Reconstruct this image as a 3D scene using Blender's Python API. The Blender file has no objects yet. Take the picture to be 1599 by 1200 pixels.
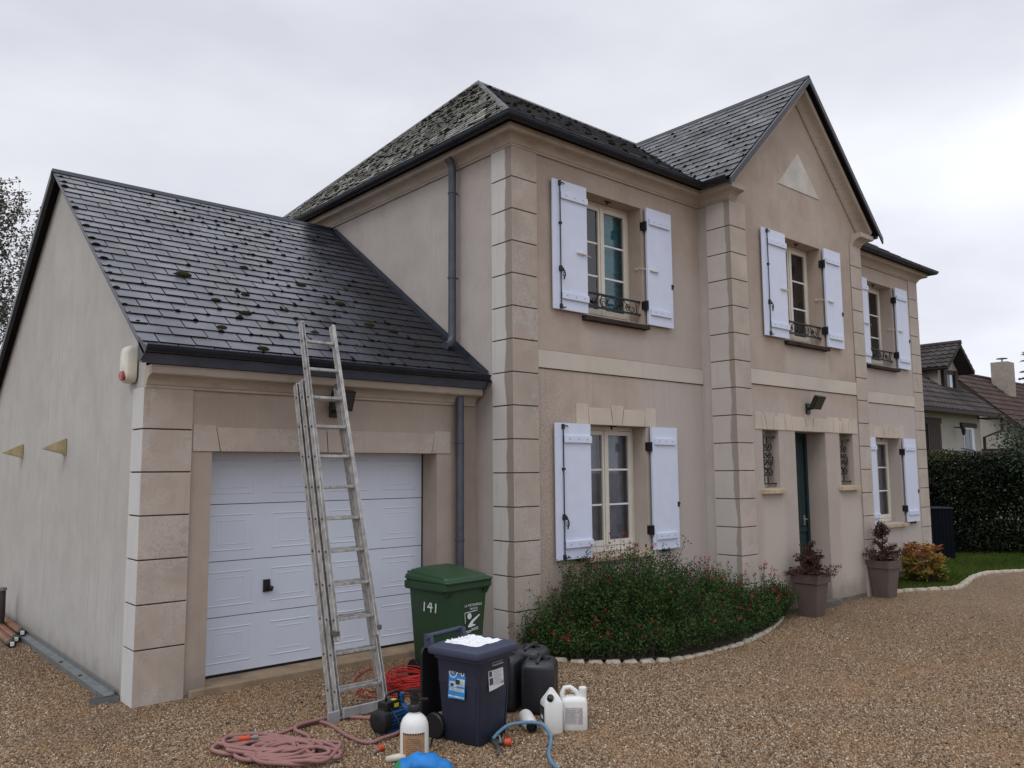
import bpy, math, random
import numpy as np
from mathutils import Vector, Matrix
R = math.radians
sc = bpy.context.scene
col = sc.collection
random.seed(7)
rng = np.random.default_rng(7)

# ------------------------------------------------------------------ camera
CAM = (-6.3144, -7.1721, 2.0131)
yaw, pit, rol = 0.72059, 0.105746, -0.007587
fwd = Vector((math.sin(yaw)*math.cos(pit), math.cos(yaw)*math.cos(pit), math.sin(pit)))
rt0 = Vector((math.cos(yaw), -math.sin(yaw), 0)); up0 = rt0.cross(fwd)
rt = rt0*math.cos(rol)+up0*math.sin(rol); up = -rt0*math.sin(rol)+up0*math.cos(rol)
cam = bpy.data.cameras.new('camera'); camo = bpy.data.objects.new('camera', cam); col.objects.link(camo)
m = Matrix.Identity(4)
for i in range(3):
    m[i][0] = rt[i]; m[i][1] = up[i]; m[i][2] = -fwd[i]; m[i][3] = CAM[i]
camo.matrix_world = m
cam.sensor_width = 36; cam.lens = 36*1266.85/1599; cam.clip_start = .05; cam.clip_end = 3000
sc.camera = camo
# ------------------------------------------------------------------ world, sun, exposure
SUN_EL, SUN_AZ = 42, 250
W = bpy.data.worlds.new('World'); sc.world = W; W.use_nodes = True
nt = W.node_tree; nt.nodes.clear()
def N(t, tree=None, **k):
    n = (tree or nt).nodes.new(t)
    for a, b in k.items(): setattr(n, a, b)
    return n
L = nt.links.new
out = N('ShaderNodeOutputWorld'); sky = N('ShaderNodeTexSky'); sky.sky_type = 'NISHITA'; sky.sun_disc = False
sky.sun_elevation = R(SUN_EL); sky.sun_rotation = R(SUN_AZ)
b1 = N('ShaderNodeBackground'); L(sky.outputs[0], b1.inputs[0]); b1.inputs[1].default_value = .08
tc = N('ShaderNodeTexCoord'); sp = N('ShaderNodeSeparateXYZ'); L(tc.outputs['Generated'], sp.inputs[0])
mp = N('ShaderNodeMapping'); mp.inputs['Scale'].default_value = (1, 1, 2.6); mp.inputs['Location'].default_value = (.3, .1, .4); L(tc.outputs['Generated'], mp.inputs[0])
nz = N('ShaderNodeTexNoise'); nz.inputs['Scale'].default_value = 1.9; nz.inputs['Detail'].default_value = 5; nz.inputs['Roughness'].default_value = .48; L(mp.outputs[0], nz.inputs[0])
cr = N('ShaderNodeValToRGB'); L(nz.outputs[0], cr.inputs[0])
cr.color_ramp.elements[0].position = .38; cr.color_ramp.elements[0].color = (.70, .72, .80, 1)
cr.color_ramp.elements[1].position = .68; cr.color_ramp.elements[1].color = (.93, .945, 1.0, 1)
# brighter overhead
el = N('ShaderNodeMapRange'); L(sp.outputs[2], el.inputs[0]); el.inputs[1].default_value = .52; el.inputs[2].default_value = .95; el.inputs[3].default_value = 1; el.inputs[4].default_value = 2.1
# brighter cloud gap low on the right (beyond the houses)
dt = N('ShaderNodeVectorMath', operation='DOT_PRODUCT'); L(tc.outputs['Generated'], dt.inputs[0]); dt.inputs[1].default_value = Vector((.93, .30, .16)).normalized()
gl = N('ShaderNodeMapRange', interpolation_type='SMOOTHSTEP'); L(dt.outputs['Value'], gl.inputs[0]); gl.inputs[1].default_value = .95; gl.inputs[2].default_value = 1; gl.inputs[3].default_value = 0; gl.inputs[4].default_value = .38
ml = N('ShaderNodeMath', operation='MULTIPLY'); L(gl.outputs[0], ml.inputs[0]); L(nz.outputs[0], ml.inputs[1])
ad = N('ShaderNodeMath', operation='ADD'); L(el.outputs[0], ad.inputs[0]); L(ml.outputs[0], ad.inputs[1])
b2 = N('ShaderNodeBackground'); L(cr.outputs[0], b2.inputs[0]); L(ad.outputs[0], b2.inputs[1])
mx = N('ShaderNodeMixShader'); mx.inputs[0].default_value = .96; L(b1.outputs[0], mx.inputs[1]); L(b2.outputs[0], mx.inputs[2]); L(mx.outputs[0], out.inputs[0])
sun = bpy.data.lights.new('sun', 'SUN'); sun.energy = .6; sun.angle = R(22); sun.color = (1, .97, .93)
so = bpy.data.objects.new('sun', sun); col.objects.link(so)
sd = Vector((math.sin(R(SUN_AZ))*math.cos(R(SUN_EL)), math.cos(R(SUN_AZ))*math.cos(R(SUN_EL)), math.sin(R(SUN_EL))))
so.rotation_euler = sd.to_track_quat('Z', 'Y').to_euler(); so.location = (-10, -8, 14)
sc.view_settings.view_transform = 'Standard'; sc.view_settings.look = 'None'; sc.view_settings.exposure = 0; sc.view_settings.gamma = 1

# ------------------------------------------------------------------ materials
def rgb(c): return (c[0], c[1], c[2], 1)
class Mat:
    def __init__(s, name, rough=.8, spec=.3, metal=0):
        s.m = bpy.data.materials.new(name); s.m.use_nodes = True; s.t = s.m.node_tree
        s.b = s.t.nodes['Principled BSDF']; s.b.inputs['Roughness'].default_value = rough
        s.b.inputs['Specular IOR Level'].default_value = spec; s.b.inputs['Metallic'].default_value = metal
        g = s.n('ShaderNodeNewGeometry'); s.pos = g.outputs['Position']; s.geo = g
    def n(s, t, **k): return N(t, s.t, **k)
    def l(s, a, b): s.t.links.new(a, b)
    def noise(s, scale, detail=4, vec=None, sc3=None, rough=.55, dist=0):
        if sc3 is not None:
            mpn = s.n('ShaderNodeMapping'); mpn.inputs['Scale'].default_value = sc3; s.l(vec or s.pos, mpn.inputs[0]); v = mpn.outputs[0]
        else: v = vec or s.pos
        n = s.n('ShaderNodeTexNoise'); n.inputs['Scale'].default_value = scale; n.inputs['Detail'].default_value = detail; n.inputs['Roughness'].default_value = rough; n.inputs['Distortion'].default_value = dist
        s.l(v, n.inputs[0]); return n.outputs[0]
    def ramp(s, fac, stops, interp='LINEAR'):
        r = s.n('ShaderNodeValToRGB'); s.l(fac, r.inputs[0]); e = r.color_ramp.elements; r.color_ramp.interpolation = interp
        while len(e) < len(stops): e.new(.5)
        for i, (p, c) in enumerate(stops): e[i].position = p; e[i].color = rgb(c) if not isinstance(c, (int, float)) else (c, c, c, 1)
        return r.outputs[0]
    def mr(s, v, a, b, c=0., d=1., smooth=True):
        r = s.n('ShaderNodeMapRange', interpolation_type='SMOOTHSTEP' if smooth else 'LINEAR'); s.l(v, r.inputs[0])
        for i, x in enumerate((a, b, c, d)): r.inputs[i+1].default_value = x
        return r.outputs[0]
    def math(s, op, a, b):
        r = s.n('ShaderNodeMath', operation=op)
        for i, x in enumerate((a, b)):
            if isinstance(x, (int, float)): r.inputs[i].default_value = x
            else: s.l(x, r.inputs[i])
        return r.outputs[0]
    def mix(s, f, a, b, mode='MIX'):
        r = s.n('ShaderNodeMixRGB', blend_type=mode)
        for i, x in enumerate((f, a, b)):
            if isinstance(x, (int, float)): r.inputs[i].default_value = x if i == 0 else (x, x, x, 1)
            elif isinstance(x, tuple): r.inputs[i].default_value = rgb(x)
            else: s.l(x, r.inputs[i])
        return r.outputs[0]
    def xyz(s):
        q = s.n('ShaderNodeSeparateXYZ'); s.l(s.pos, q.inputs[0]); return q.outputs
    def attr(s, name='tone'):
        a = s.n('ShaderNodeAttribute'); a.attribute_name = name; return a.outputs['Fac']
    def col(s, c):
        if isinstance(c, tuple): s.b.inputs['Base Color'].default_value = rgb(c)
        else: s.l(c, s.b.inputs['Base Color'])
        return s
    def bump(s, h, strength=.3, dist=.01):
        b = s.n('ShaderNodeBump'); b.inputs['Strength'].default_value = strength; b.inputs['Distance'].default_value = dist
        s.l(h, b.inputs['Height']); s.l(b.outputs[0], s.b.inputs['Normal']); return s
    def rough(s, v): s.l(v, s.b.inputs['Roughness']); return s
def simple(name, c, rough=.6, spec=.4, metal=0, var=.15, scale=6, bump=0, bscale=60, dirt=None):
    M = Mat(name, rough, spec, metal)
    f = M.noise(scale, 5)
    a = tuple(x*(1-var) for x in c); b = tuple(min(1, x*(1+var)) for x in c)
    cc = M.ramp(f, [(.3, a), (.7, b)])
    if dirt:
        d = M.noise(scale*2.3, 6, sc3=(1, 1, .35)); cc = M.mix(M.mr(d, .52, .75, 0, .6), cc, dirt)
    M.col(cc)
    if bump: M.bump(M.noise(bscale, 3), bump, .004)
    return M.m
def render_mat(name, ca, cb, streak=.25, dark=(.2, .17, .145), grain=True, clean=None, base_dirt=None, pale=None, spots=None, fine_amt=.16):
    M = Mat(name, .92, .15)
    x, y, z = M.xyz()
    big = M.noise(.9, 5, dist=.6)
    c = M.ramp(big, [(.32, ca), (.68, cb)])
    c = M.mix(M.mr(M.noise(2.6, 6, rough=.62), .42, .66, 0, .35), c, tuple(k*.84 for k in ca))
    if pale:
        for (xa, xb_, za, zb_, cc, amt) in pale:      # areas the rain has washed paler
            wx = M.math('ADD', x, M.math('MULTIPLY', M.math('SUBTRACT', M.noise(.8, 4), .5), 1.2)); wz = M.math('ADD', z, M.math('MULTIPLY', M.math('SUBTRACT', M.noise(1.1, 4), .5), .7))
            mk = M.math('MULTIPLY', M.mr(wx, xa, xb_), M.mr(wz, za, zb_)); c = M.mix(M.math('MULTIPLY', mk, amt), c, cc)
    if spots:
        for (xa, xb_, za, zb_, amt) in spots:         # black algae speckle
            mk = M.math('MULTIPLY', M.mr(x, xb_, xa), M.mr(z, za, zb_)); sp1 = M.mr(M.noise(45, 5, rough=.7), .50, .60, 0, 1)
            c = M.mix(M.math('MULTIPLY', M.math('MULTIPLY', mk, sp1), amt), c, (.13, .11, .10))
    st = M.noise(1.0, 6, sc3=(9, 9, .35), rough=.6)
    c = M.mix(M.mr(st, .5, .8, 0, streak), c, dark)
    fine = M.noise(1.0, 3, sc3=(34, 34, .5))
    c = M.mix(M.math('MULTIPLY', M.mr(fine, .56, .72, 0, 1), M.mr(big, .4, .62, 0, fine_amt)), c, dark)
    if clean:
        # washed pale patches under the sills: (x0,x1,ztop,zbot,colour)
        for (x0, x1, zt, zb, cc) in clean:
            wx = M.math('ADD', x, M.math('MULTIPLY', M.noise(2.2, 4), .25))
            wz = M.math('ADD', z, M.math('MULTIPLY', M.noise(3.1, 4), .2))
            a = M.math('MULTIPLY', M.mr(wx, x0+.12-.06, x0+.12+.10), M.mr(wx, x1+.12+.10, x1+.12-.06))
            d = M.math('MULTIPLY', M.mr(wz, zt+.10+.05, zt+.10-.12), M.mr(wz, zb, zb+.5))
            c = M.mix(M.math('MULTIPLY', M.math('MULTIPLY', a, d), .6), c, cc)
    if base_dirt is not None:
        n = M.math('ADD', z, M.math('MULTIPLY', M.noise(5, 5), -.35))
        c = M.mix(M.mr(n, base_dirt+.12, base_dirt-.25, 0, .65), c, dark)
    g = M.noise(190, 3)
    c = M.mix(M.mr(g, .5, .68, 0, .22), c, dark)
    M.col(c)
    M.bump(M.noise(110, 4), .55, .006)
    return M.m
WF = (.40, .325, .270); WF2 = (.485, .405, .345)
PALE = (.52, .47, .425)
GP = (.49, .44, .41)
m_front = render_mat('render_front', WF, WF2, .12, clean=[(1.2, 2.6, 3.86, 3.4, PALE), (1.3, 2.5, .85, -.2, PALE)], base_dirt=.0, pale=[(1.9, 3.0, 3.3, 2.9, GP, .85), (2.1, 3.2, 5.4, 4.6, GP, .6), (7.9, 8, 0, 1, GP, .35)], spots=[(.42, 1.3, 3.35, 2.9, .5), (.42, .8, 4.0, 4.4, .25)])
m_bay = render_mat('render_bay', tuple(k*.97 for k in WF), WF2, .14, pale=[(3, 4, 3.3, 2.9, GP, .45)], clean=[(4.4, 5.0, 1.64, -.2, (.52, .47, .41)), (6.7, 7.4, 1.64, -.2, (.52, .47, .41)), (5.2, 6.6, 3.95, 3.3, PALE)], base_dirt=.0)
m_side = render_mat('render_side', (.43, .385, .358), (.48, .44, .41), .08)
m_gable = render_mat('render_gable', (.43, .42, .40), (.49, .485, .465), .20, dark=(.27, .235, .21), base_dirt=.0, fine_amt=.5)
m_garage = render_mat('render_garage', (.39, .32, .265), (.47, .395, .335), .12, base_dirt=.0)
def stone(name, front=(.41, .345, .295), pale=(.57, .555, .53), edge=None):
    M = Mat(name, .85, .2)
    x, y, z = M.xyz()
    f = M.noise(1.6, 5, dist=.5)
    c = M.ramp(f, [(.33, tuple(k*.88 for k in front)), (.66, tuple(min(1, k*1.1) for k in front))])
    # pale efflorescence veins
    v = M.noise(13, 7, dist=.9, rough=.75)
    vv = M.ramp(v, [(.44, 0.), (.5, 1.), (.56, 0.)])
    c = M.mix(M.math('MULTIPLY', vv, M.mr(M.noise(2.2, 2), .42, .62, 0, .5)), c, pale); c = M.mix(M.mr(M.noise(4.5, 6, rough=.7), .5, .72, 0, .35), c, tuple(k*.72 for k in front))
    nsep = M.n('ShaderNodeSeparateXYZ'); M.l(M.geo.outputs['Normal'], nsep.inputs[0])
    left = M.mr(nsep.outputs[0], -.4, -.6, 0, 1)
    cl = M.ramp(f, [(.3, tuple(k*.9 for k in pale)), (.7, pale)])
    if edge is not None:
        # brown stain running down beside the corner, with a wandering edge
        w = M.math('ADD', M.math('SUBTRACT', y, edge), M.math('MULTIPLY', M.noise(1.0, 5, sc3=(.6, .6, 1.1)), -.22))
        cl = M.mix(M.mr(w, .03, .0, 0, .95), cl, tuple(k*.66 for k in front))
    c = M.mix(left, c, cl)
    st = M.noise(1.0, 5, sc3=(14, 14, 1.2))
    c = M.mix(M.mr(st, .56, .8, 0, .3), c, (.22, .18, .15))
    M.col(c); M.bump(M.noise(60, 4), .2, .003)
    return M.m
m_stone = stone('reconstituted_stone', edge=.0)
m_stone_bay = stone('reconstituted_stone_bay', front=(.45, .385, .335), pale=(.52, .485, .45), edge=-.60)
m_stone_g = stone('reconstituted_stone_garage', front=(.45, .375, .32), pale=(.58, .58, .57))
m_trim = simple('pale_trim', (.53, .485, .42), .85, .2, var=.09, scale=1.2, dirt=(.45, .40, .35), bump=.2)
m_lint = simple('lintel_stone', (.54, .47, .395), .85, .2, var=.1, scale=2, dirt=(.42, .35, .30), bump=.2)
def cornice_mat():
    M = Mat('moulded_cornice', .85, .2)
    f = M.noise(1.1, 5, dist=.4); c = M.ramp(f, [(.3, (.38, .322, .265)), (.7, (.49, .43, .37))])
    c = M.mix(M.mr(M.noise(1.0, 6, sc3=(5, 5, 22)), .5, .75, 0, .45), c, (.24, .20, .17))
    M.col(c); M.bump(M.noise(50, 3), .2, .003); return M.m
m_corn = cornice_mat()
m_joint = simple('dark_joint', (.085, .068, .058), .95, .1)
m_sill = simple('ochre_sill', (.46, .37, .26), .85, .2, scale=5, dirt=(.2, .17, .12), bump=.3)
m_sill_dark = simple('dirty_sill', (.035, .028, .022), .9, .2, scale=5, var=.35, bump=.3)
m_zinc = simple('slate_grey_zinc', (.013, .017, .027), .45, .4, .1, var=.3, scale=4)
m_zinc2 = simple('grey_zinc_pipe', (.075, .082, .105), .45, .5, .25, var=.22, scale=5, dirt=(.11, .11, .12))
m_white = simple('white_shutter_pvc', (.63, .685, .83), .45, .4, var=.03)
m_gdoor = simple('white_garage_panel', (.655, .705, .81), .4, .4, var=.03, scale=1.5, bump=.12, bscale=220)
m_frame = simple('cream_window_frame', (.66, .62, .54), .45, .4, var=.05)
m_iron = simple('black_iron', (.012, .012, .014), .5, .4)
m_black = simple('black_plastic', (.012, .012, .013), .42, .4)
m_greendoor = simple('dark_green_door', (.008, .028, .030), .4, .4, var=.2)
m_seal = simple('black_rubber', (.01, .01, .01), .8)
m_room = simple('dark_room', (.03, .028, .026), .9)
m_concrete = simple('ochre_concrete', (.30, .225, .15), .9, .2, scale=4, var=.25, dirt=(.12, .10, .08), bump=.4)
m_plinth = simple('damp_plinth', (.14, .12, .105), .9, .2, scale=6, var=.3, bump=.4)
def glass(name, tint=(.75, .8, .85), fr=1.5, base=.06):
    M = Mat(name); t = M.t
    tr = M.n('ShaderNodeBsdfTransparent'); tr.inputs[0].default_value = rgb(tint)
    gl = M.n('ShaderNodeBsdfGlossy'); gl.inputs['Roughness'].default_value = .03
    f = M.n('ShaderNodeFresnel'); f.inputs[0].default_value = fr
    a = M.math('ADD', f.outputs[0], base)
    mxs = M.n('ShaderNodeMixShader'); M.l(a, mxs.inputs[0]); M.l(tr.outputs[0], mxs.inputs[1]); M.l(gl.outputs[0], mxs.inputs[2])
    M.l(mxs.outputs[0], t.nodes['Material Output'].inputs[0]); return M.m
m_glass = glass('window_glass')
m_gbar = simple('white_glazing_bar', (.75, .75, .76), .4)
m_net = simple('grey_net_curtain', (.42, .43, .48), .9)  # curtain tone raised to carry the pane's pale sky reflection as well
m_net_dark = simple('dim_curtain', (.10, .10, .11), .9)
m_teal = simple('teal_blind', (.05, .42, .47), .6)
def slate_mat(name, ca, cb, lichen=None, lich=.5, rlo=.28, rhi=.55, spec=.5, wall_reflection=False):
    M = Mat(name, .4, spec)
    t = M.attr('tone')
    c = M.ramp(t, [(0, ca), (1, cb)])
    c = M.mix(M.mr(M.noise(14, 5), .4, .7, 0, .4), c, tuple(k*.6 for k in ca))
    if lichen:
        n = M.noise(7, 7, rough=.7)
        lo = .62-.3*lich
        c = M.mix(M.mr(n, lo, lo+.12, 0, .95), c, lichen)
        n2 = M.noise(24, 4); c = M.mix(M.mr(n2, .58, .66, 0, .6), c, (.05, .05, .035))
    rg = M.mr(M.math('ADD', M.noise(2.2, 4), M.math('MULTIPLY', t, .15)), .35, .72, rlo, rhi)
    if wall_reflection:      # tall wall's dark reflection painted in: slates near it lose the sky sheen
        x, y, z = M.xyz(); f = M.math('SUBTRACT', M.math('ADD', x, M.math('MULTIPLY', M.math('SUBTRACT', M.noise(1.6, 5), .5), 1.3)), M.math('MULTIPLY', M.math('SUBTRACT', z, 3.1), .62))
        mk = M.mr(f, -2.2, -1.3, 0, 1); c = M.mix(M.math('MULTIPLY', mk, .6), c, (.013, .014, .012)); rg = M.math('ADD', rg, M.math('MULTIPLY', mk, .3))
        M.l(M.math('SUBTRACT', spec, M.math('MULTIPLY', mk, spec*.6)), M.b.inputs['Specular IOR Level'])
    M.col(c)
    M.rough(rg)
    M.bump(M.noise(40, 5), .25, .004); return M.m
m_slate = slate_mat('wet_dark_slate', (.018, .019, .030), (.050, .053, .078), rlo=.22, rhi=.42, spec=.64, wall_reflection=True)
m_slate_l = slate_mat('lichen_slate', (.12, .12, .116), (.30, .30, .288), lichen=(.42, .425, .39), lich=.75, rlo=.6, rhi=.85, spec=.3)
m_slate_b = slate_mat('weathered_slate', (.055, .056, .064), (.17, .17, .185), lichen=(.2, .205, .185), lich=.25, rlo=.45, rhi=.75, spec=.35)
m_under = simple('roof_underlay', (.012, .012, .012), .95)
m_verge = simple('dark_verge_metal', (.02, .023, .032), .4, .5)
def leaf_mat(name, cols, rough=.55, spec=.35, trans=.25):
    M = Mat(name, rough, spec); t = M.attr('tone')
    c = M.ramp(t, [(i/(len(cols)-1), k) for i, k in enumerate(cols)])
    M.col(c)
    tl = M.n('ShaderNodeBsdfTranslucent'); M.l(c, tl.inputs[0]); mxs = M.n('ShaderNodeMixShader'); mxs.inputs[0].default_value = trans
    M.l(M.b.outputs[0], mxs.inputs[1]); M.l(tl.outputs[0], mxs.inputs[2]); M.l(mxs.outputs[0], M.t.nodes['Material Output'].inputs[0]); return M.m
m_bark = simple('brown_bark', (.09, .065, .045), .9, bump=.4)

# ------------------------------------------------------------------ mesh building
ROOT = {}
class MB:
    def __init__(s): s.v = []; s.f = []; s.mi = []; s.tone = []; s.cm = 0; s.ct = .5
    def add(s, vs, fs):
        o = len(s.v); s.v += [tuple(p) for p in vs]
        for f in fs: s.f.append([i+o for i in f]); s.mi.append(s.cm); s.tone.append(s.ct)
        return s
    def box(s, x0, x1, y0, y1, z0, z1, M=None):
        vs = [(x, y, z) for x in (x0, x1) for y in (y0, y1) for z in (z0, z1)]
        if M is not None: vs = [M @ Vector(p) for p in vs]
        return s.add(vs, [(0, 1, 3, 2), (4, 6, 7, 5), (0, 4, 5, 1), (2, 3, 7, 6), (0, 2, 6, 4), (1, 5, 7, 3)])
    def prism(s, pts, a0, a1, ax=1, M=None):
        """pts 2-D in the two other axes; extruded along axis ax"""
        def P(p, a):
            q = list(p); q.insert(ax, a); return M @ Vector(q) if M is not None else q
        n = len(pts); vs = [P(p, a0) for p in pts]+[P(p, a1) for p in pts]
        return s.add(vs, [tuple(range(n)), tuple(range(2*n-1, n-1, -1))]+[(i, n+i, n+(i+1) % n, (i+1) % n) for i in range(n)])
    def tube(s, pts, r, n=8, closed=False, caps=True):
        P = [Vector(p) for p in pts]; m_ = len(P); rr = r if isinstance(r, (list, tuple)) else [r]*m_
        vs = []; prev = None
        for i, p in enumerate(P):
            a = P[(i-1) % m_] if (closed or i > 0) else P[i]; b = P[(i+1) % m_] if (closed or i < m_-1) else P[i]
            d = (b-a); d = d.normalized() if d.length > 1e-9 else Vector((0, 0, 1))
            if prev is None: u = d.orthogonal().normalized()
            else:
                u = prev-d*prev.dot(d); u = u.normalized() if u.length > 1e-6 else d.orthogonal().normalized()
            prev = u; w = d.cross(u)
            for k in range(n):
                t = 2*math.pi*k/n; vs.append(p+(u*math.cos(t)+w*math.sin(t))*rr[i])
        fs = []
        for i in range(m_ if closed else m_-1):
            j = (i+1) % m_
            for k in range(n): fs.append((i*n+k, i*n+(k+1) % n, j*n+(k+1) % n, j*n+k))
        if caps and not closed: fs += [tuple(range(n-1, -1, -1)), tuple((m_-1)*n+k for k in range(n))]
        return s.add(vs, fs)
    def loft(s, rings, caps=True):
        n = len(rings[0]); vs = [p for r_ in rings for p in r_]; fs = []
        for i in range(len(rings)-1):
            for k in range(n): fs.append((i*n+k, i*n+(k+1) % n, (i+1)*n+(k+1) % n, (i+1)*n+k))
        if caps: fs += [tuple(range(n-1, -1, -1)), tuple((len(rings)-1)*n+k for k in range(n))]
        return s.add(vs, fs)
    def lathe(s, prof, c=(0, 0, 0), n=24, M=None):
        rings = []
        for r_, z in prof:
            ring = [Vector((c[0]+r_*math.cos(2*math.pi*k/n), c[1]+r_*math.sin(2*math.pi*k/n), c[2]+z)) for k in range(n)]
            if M is not None: ring = [M @ p for p in ring]
            rings.append(ring)
        return s.loft(rings)
    def build(s, name, mats, parent=None, local=False, smooth=False, bevel=0, auto=None):
        me = bpy.data.meshes.new(name)
        vs = s.v
        if parent is not None and not local:
            Mi = ROOT[parent].inverted(); vs = [tuple(Mi @ Vector(p)) for p in vs]
        me.from_pydata(vs, [], s.f); me.validate(clean_customdata=False)
        mats = mats if isinstance(mats, (list, tuple)) else [mats]
        for q in mats: me.materials.append(q)
        if len(me.polygons) == len(s.mi):
            me.polygons.foreach_set('material_index', s.mi)
            a = me.attributes.new('tone', 'FLOAT', 'FACE'); a.data.foreach_set('value', s.tone)
        if smooth: me.shade_smooth()
        o = bpy.data.objects.new(name, me); col.objects.link(o)
        if smooth and auto: me.set_sharp_from_angle(angle=R(auto))
        if parent is not None: o.parent = parent; ROOT[o] = ROOT[parent]
        else: ROOT[o] = Matrix.Identity(4)
        if bevel:
            b = o.modifiers.new('bevel', 'BEVEL'); b.width = bevel; b.segments = 2; b.limit_method = 'ANGLE'
        return o
def tag(o, label=None, cat=None, group=None, kind=None):
    if label: o['label'] = label
    if cat: o['category'] = cat
    if group: o['group'] = group
    if kind: o['kind'] = kind
    return o
def thing(name, loc, rz, label, cat, group=None):
    o = bpy.data.objects.new(name, None); o.empty_display_size = .1; col.objects.link(o)
    o.location = loc; o.rotation_euler = (0, 0, rz)
    ROOT[o] = Matrix.Translation(loc) @ Matrix.Rotation(rz, 4, 'Z')
    return tag(o, label, cat, group)
def copy_tree(o, parent=None):
    c = o.copy(); col.objects.link(c); c.parent = parent
    for ch in [k for k in list(col.objects) if k.parent == o]: copy_tree(ch, c)
    return c
def sst(t): t = min(max(t, 0), 1); return t*t*(3-2*t)
def gz(x): return -.07-.10*sst((x+1)/5)

def rring(hx, hy, r_, z, cx=0, cy=0, n=5):
    """rounded rectangle ring"""
    r_ = min(r_, hx*.999, hy*.999); pts = []
    for (sx, sy, a0) in ((1, 1, 0), (-1, 1, 90), (-1, -1, 180), (1, -1, 270)):
        for k in range(n):
            a = R(a0+90*k/(n-1)); pts.append(Vector((cx+sx*(hx-r_)+r_*math.cos(a), cy+sy*(hy-r_)+r_*math.sin(a), z)))
    return pts

def sweep_plan(mb, path, prof, caps=True):
    """path [(x,y)], profile [(outward offset, z)], outward = right-hand side of travel"""
    n = len(path); rings = []
    for i, p in enumerate(path):
        def nrm(a, b):
            d = Vector((b[0]-a[0], b[1]-a[1])).normalized(); return Vector((d.y, -d.x))
        ns = []
        if i > 0: ns.append(nrm(path[i-1], p))
        if i < n-1: ns.append(nrm(p, path[i+1]))
        if len(ns) == 2:
            mm = (ns[0]+ns[1]); mm = mm/ mm.length; mm = mm/max(.2, mm.dot(ns[0]))
        else: mm = ns[0]
        rings.append([Vector((p[0]+mm.x*o, p[1]+mm.y*o, z)) for o, z in prof])
    mb.loft(rings, caps)

def wall(mb, P, u0, u1, v0, v1, holes=(), depth=None):
    us = sorted({u0, u1, *[h[0] for h in holes], *[h[1] for h in holes]}); vs = sorted({v0, v1, *[h[2] for h in holes], *[h[3] for h in holes]})
    us = [u for u in us if u0 <= u <= u1]; vs = [v for v in vs if v0 <= v <= v1]
    for i in range(len(us)-1):
        for j in range(len(vs)-1):
            cu, cv = (us[i]+us[i+1])/2, (vs[j]+vs[j+1])/2
            if any(h[0] < cu < h[1] and h[2] < cv < h[3] for h in holes): continue
            mb.add([P(us[i], vs[j], 0), P(us[i+1], vs[j], 0), P(us[i+1], vs[j+1], 0), P(us[i], vs[j+1], 0)], [(0, 1, 2, 3)])
    for h in holes:
        a, b, c, d = h[:4]; D_ = h[4] if len(h) > 4 else depth
        for (p, q) in (((a, c), (a, d)), ((a, d), (b, d)), ((b, d), (b, c)), ((b, c), (a, c))):
            mb.add([P(p[0], p[1], 0), P(q[0], q[1], 0), P(q[0], q[1], D_), P(p[0], p[1], D_)], [(0, 1, 2, 3)])

# ------------------------------------------------------------------ ground
def ground_sheet():
    mb = MB()
    xs = [-400, -100, -30, -12]+[-8+.5*i for i in range(33)]+[12, 30, 100, 500]
    ys = [-300, -60, -12, -4, 0, 4, 12, 60, 500]
    for i, x in enumerate(xs):
        for y in ys: mb.v.append((x, y, gz(x)))
    k = len(ys)
    for i in range(len(xs)-1):
        for j in range(k-1): mb.f.append([i*k+j, (i+1)*k+j, (i+1)*k+j+1, i*k+j+1]); mb.mi.append(0); mb.tone.append(.5)
    M = Mat('gravel_ground', .85, .25)
    v = M.n('ShaderNodeTexVoronoi'); v.inputs['Scale'].default_value = 62; v.inputs['Randomness'].default_value = 1; M.l(M.pos, v.inputs['Vector'])
    s_ = M.n('ShaderNodeSeparateColor'); M.l(v.outputs['Color'], s_.inputs[0])
    c = M.ramp(s_.outputs[0], [(0, (.06, .042, .030)), (.2, (.15, .10, .06)), (.45, (.24, .15, .08)), (.7, (.31, .215, .125)), (.92, (.40, .32, .23)), (1, (.6, .55, .47))])
    c = M.mix(M.mr(v.outputs['Distance'], .35, .75, 0, .8), c, (.06, .042, .03))
    big = M.noise(.7, 4); c = M.mix(M.mr(big, .4, .68, 0, .3), c, (.30, .19, .10)); c = M.mix(M.mr(M.noise(.55, 3), .5, .68, 0, .35), c, (.16, .105, .065))
    M.col(c); M.bump(M.math('SUBTRACT', 1., v.outputs['Distance']), .8, .012)
    return tag(mb.build('gravel_drive', M.m), 'wide drive of tan and brown gravel in front of the house', 'ground', kind='structure')
ground = ground_sheet()

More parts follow.
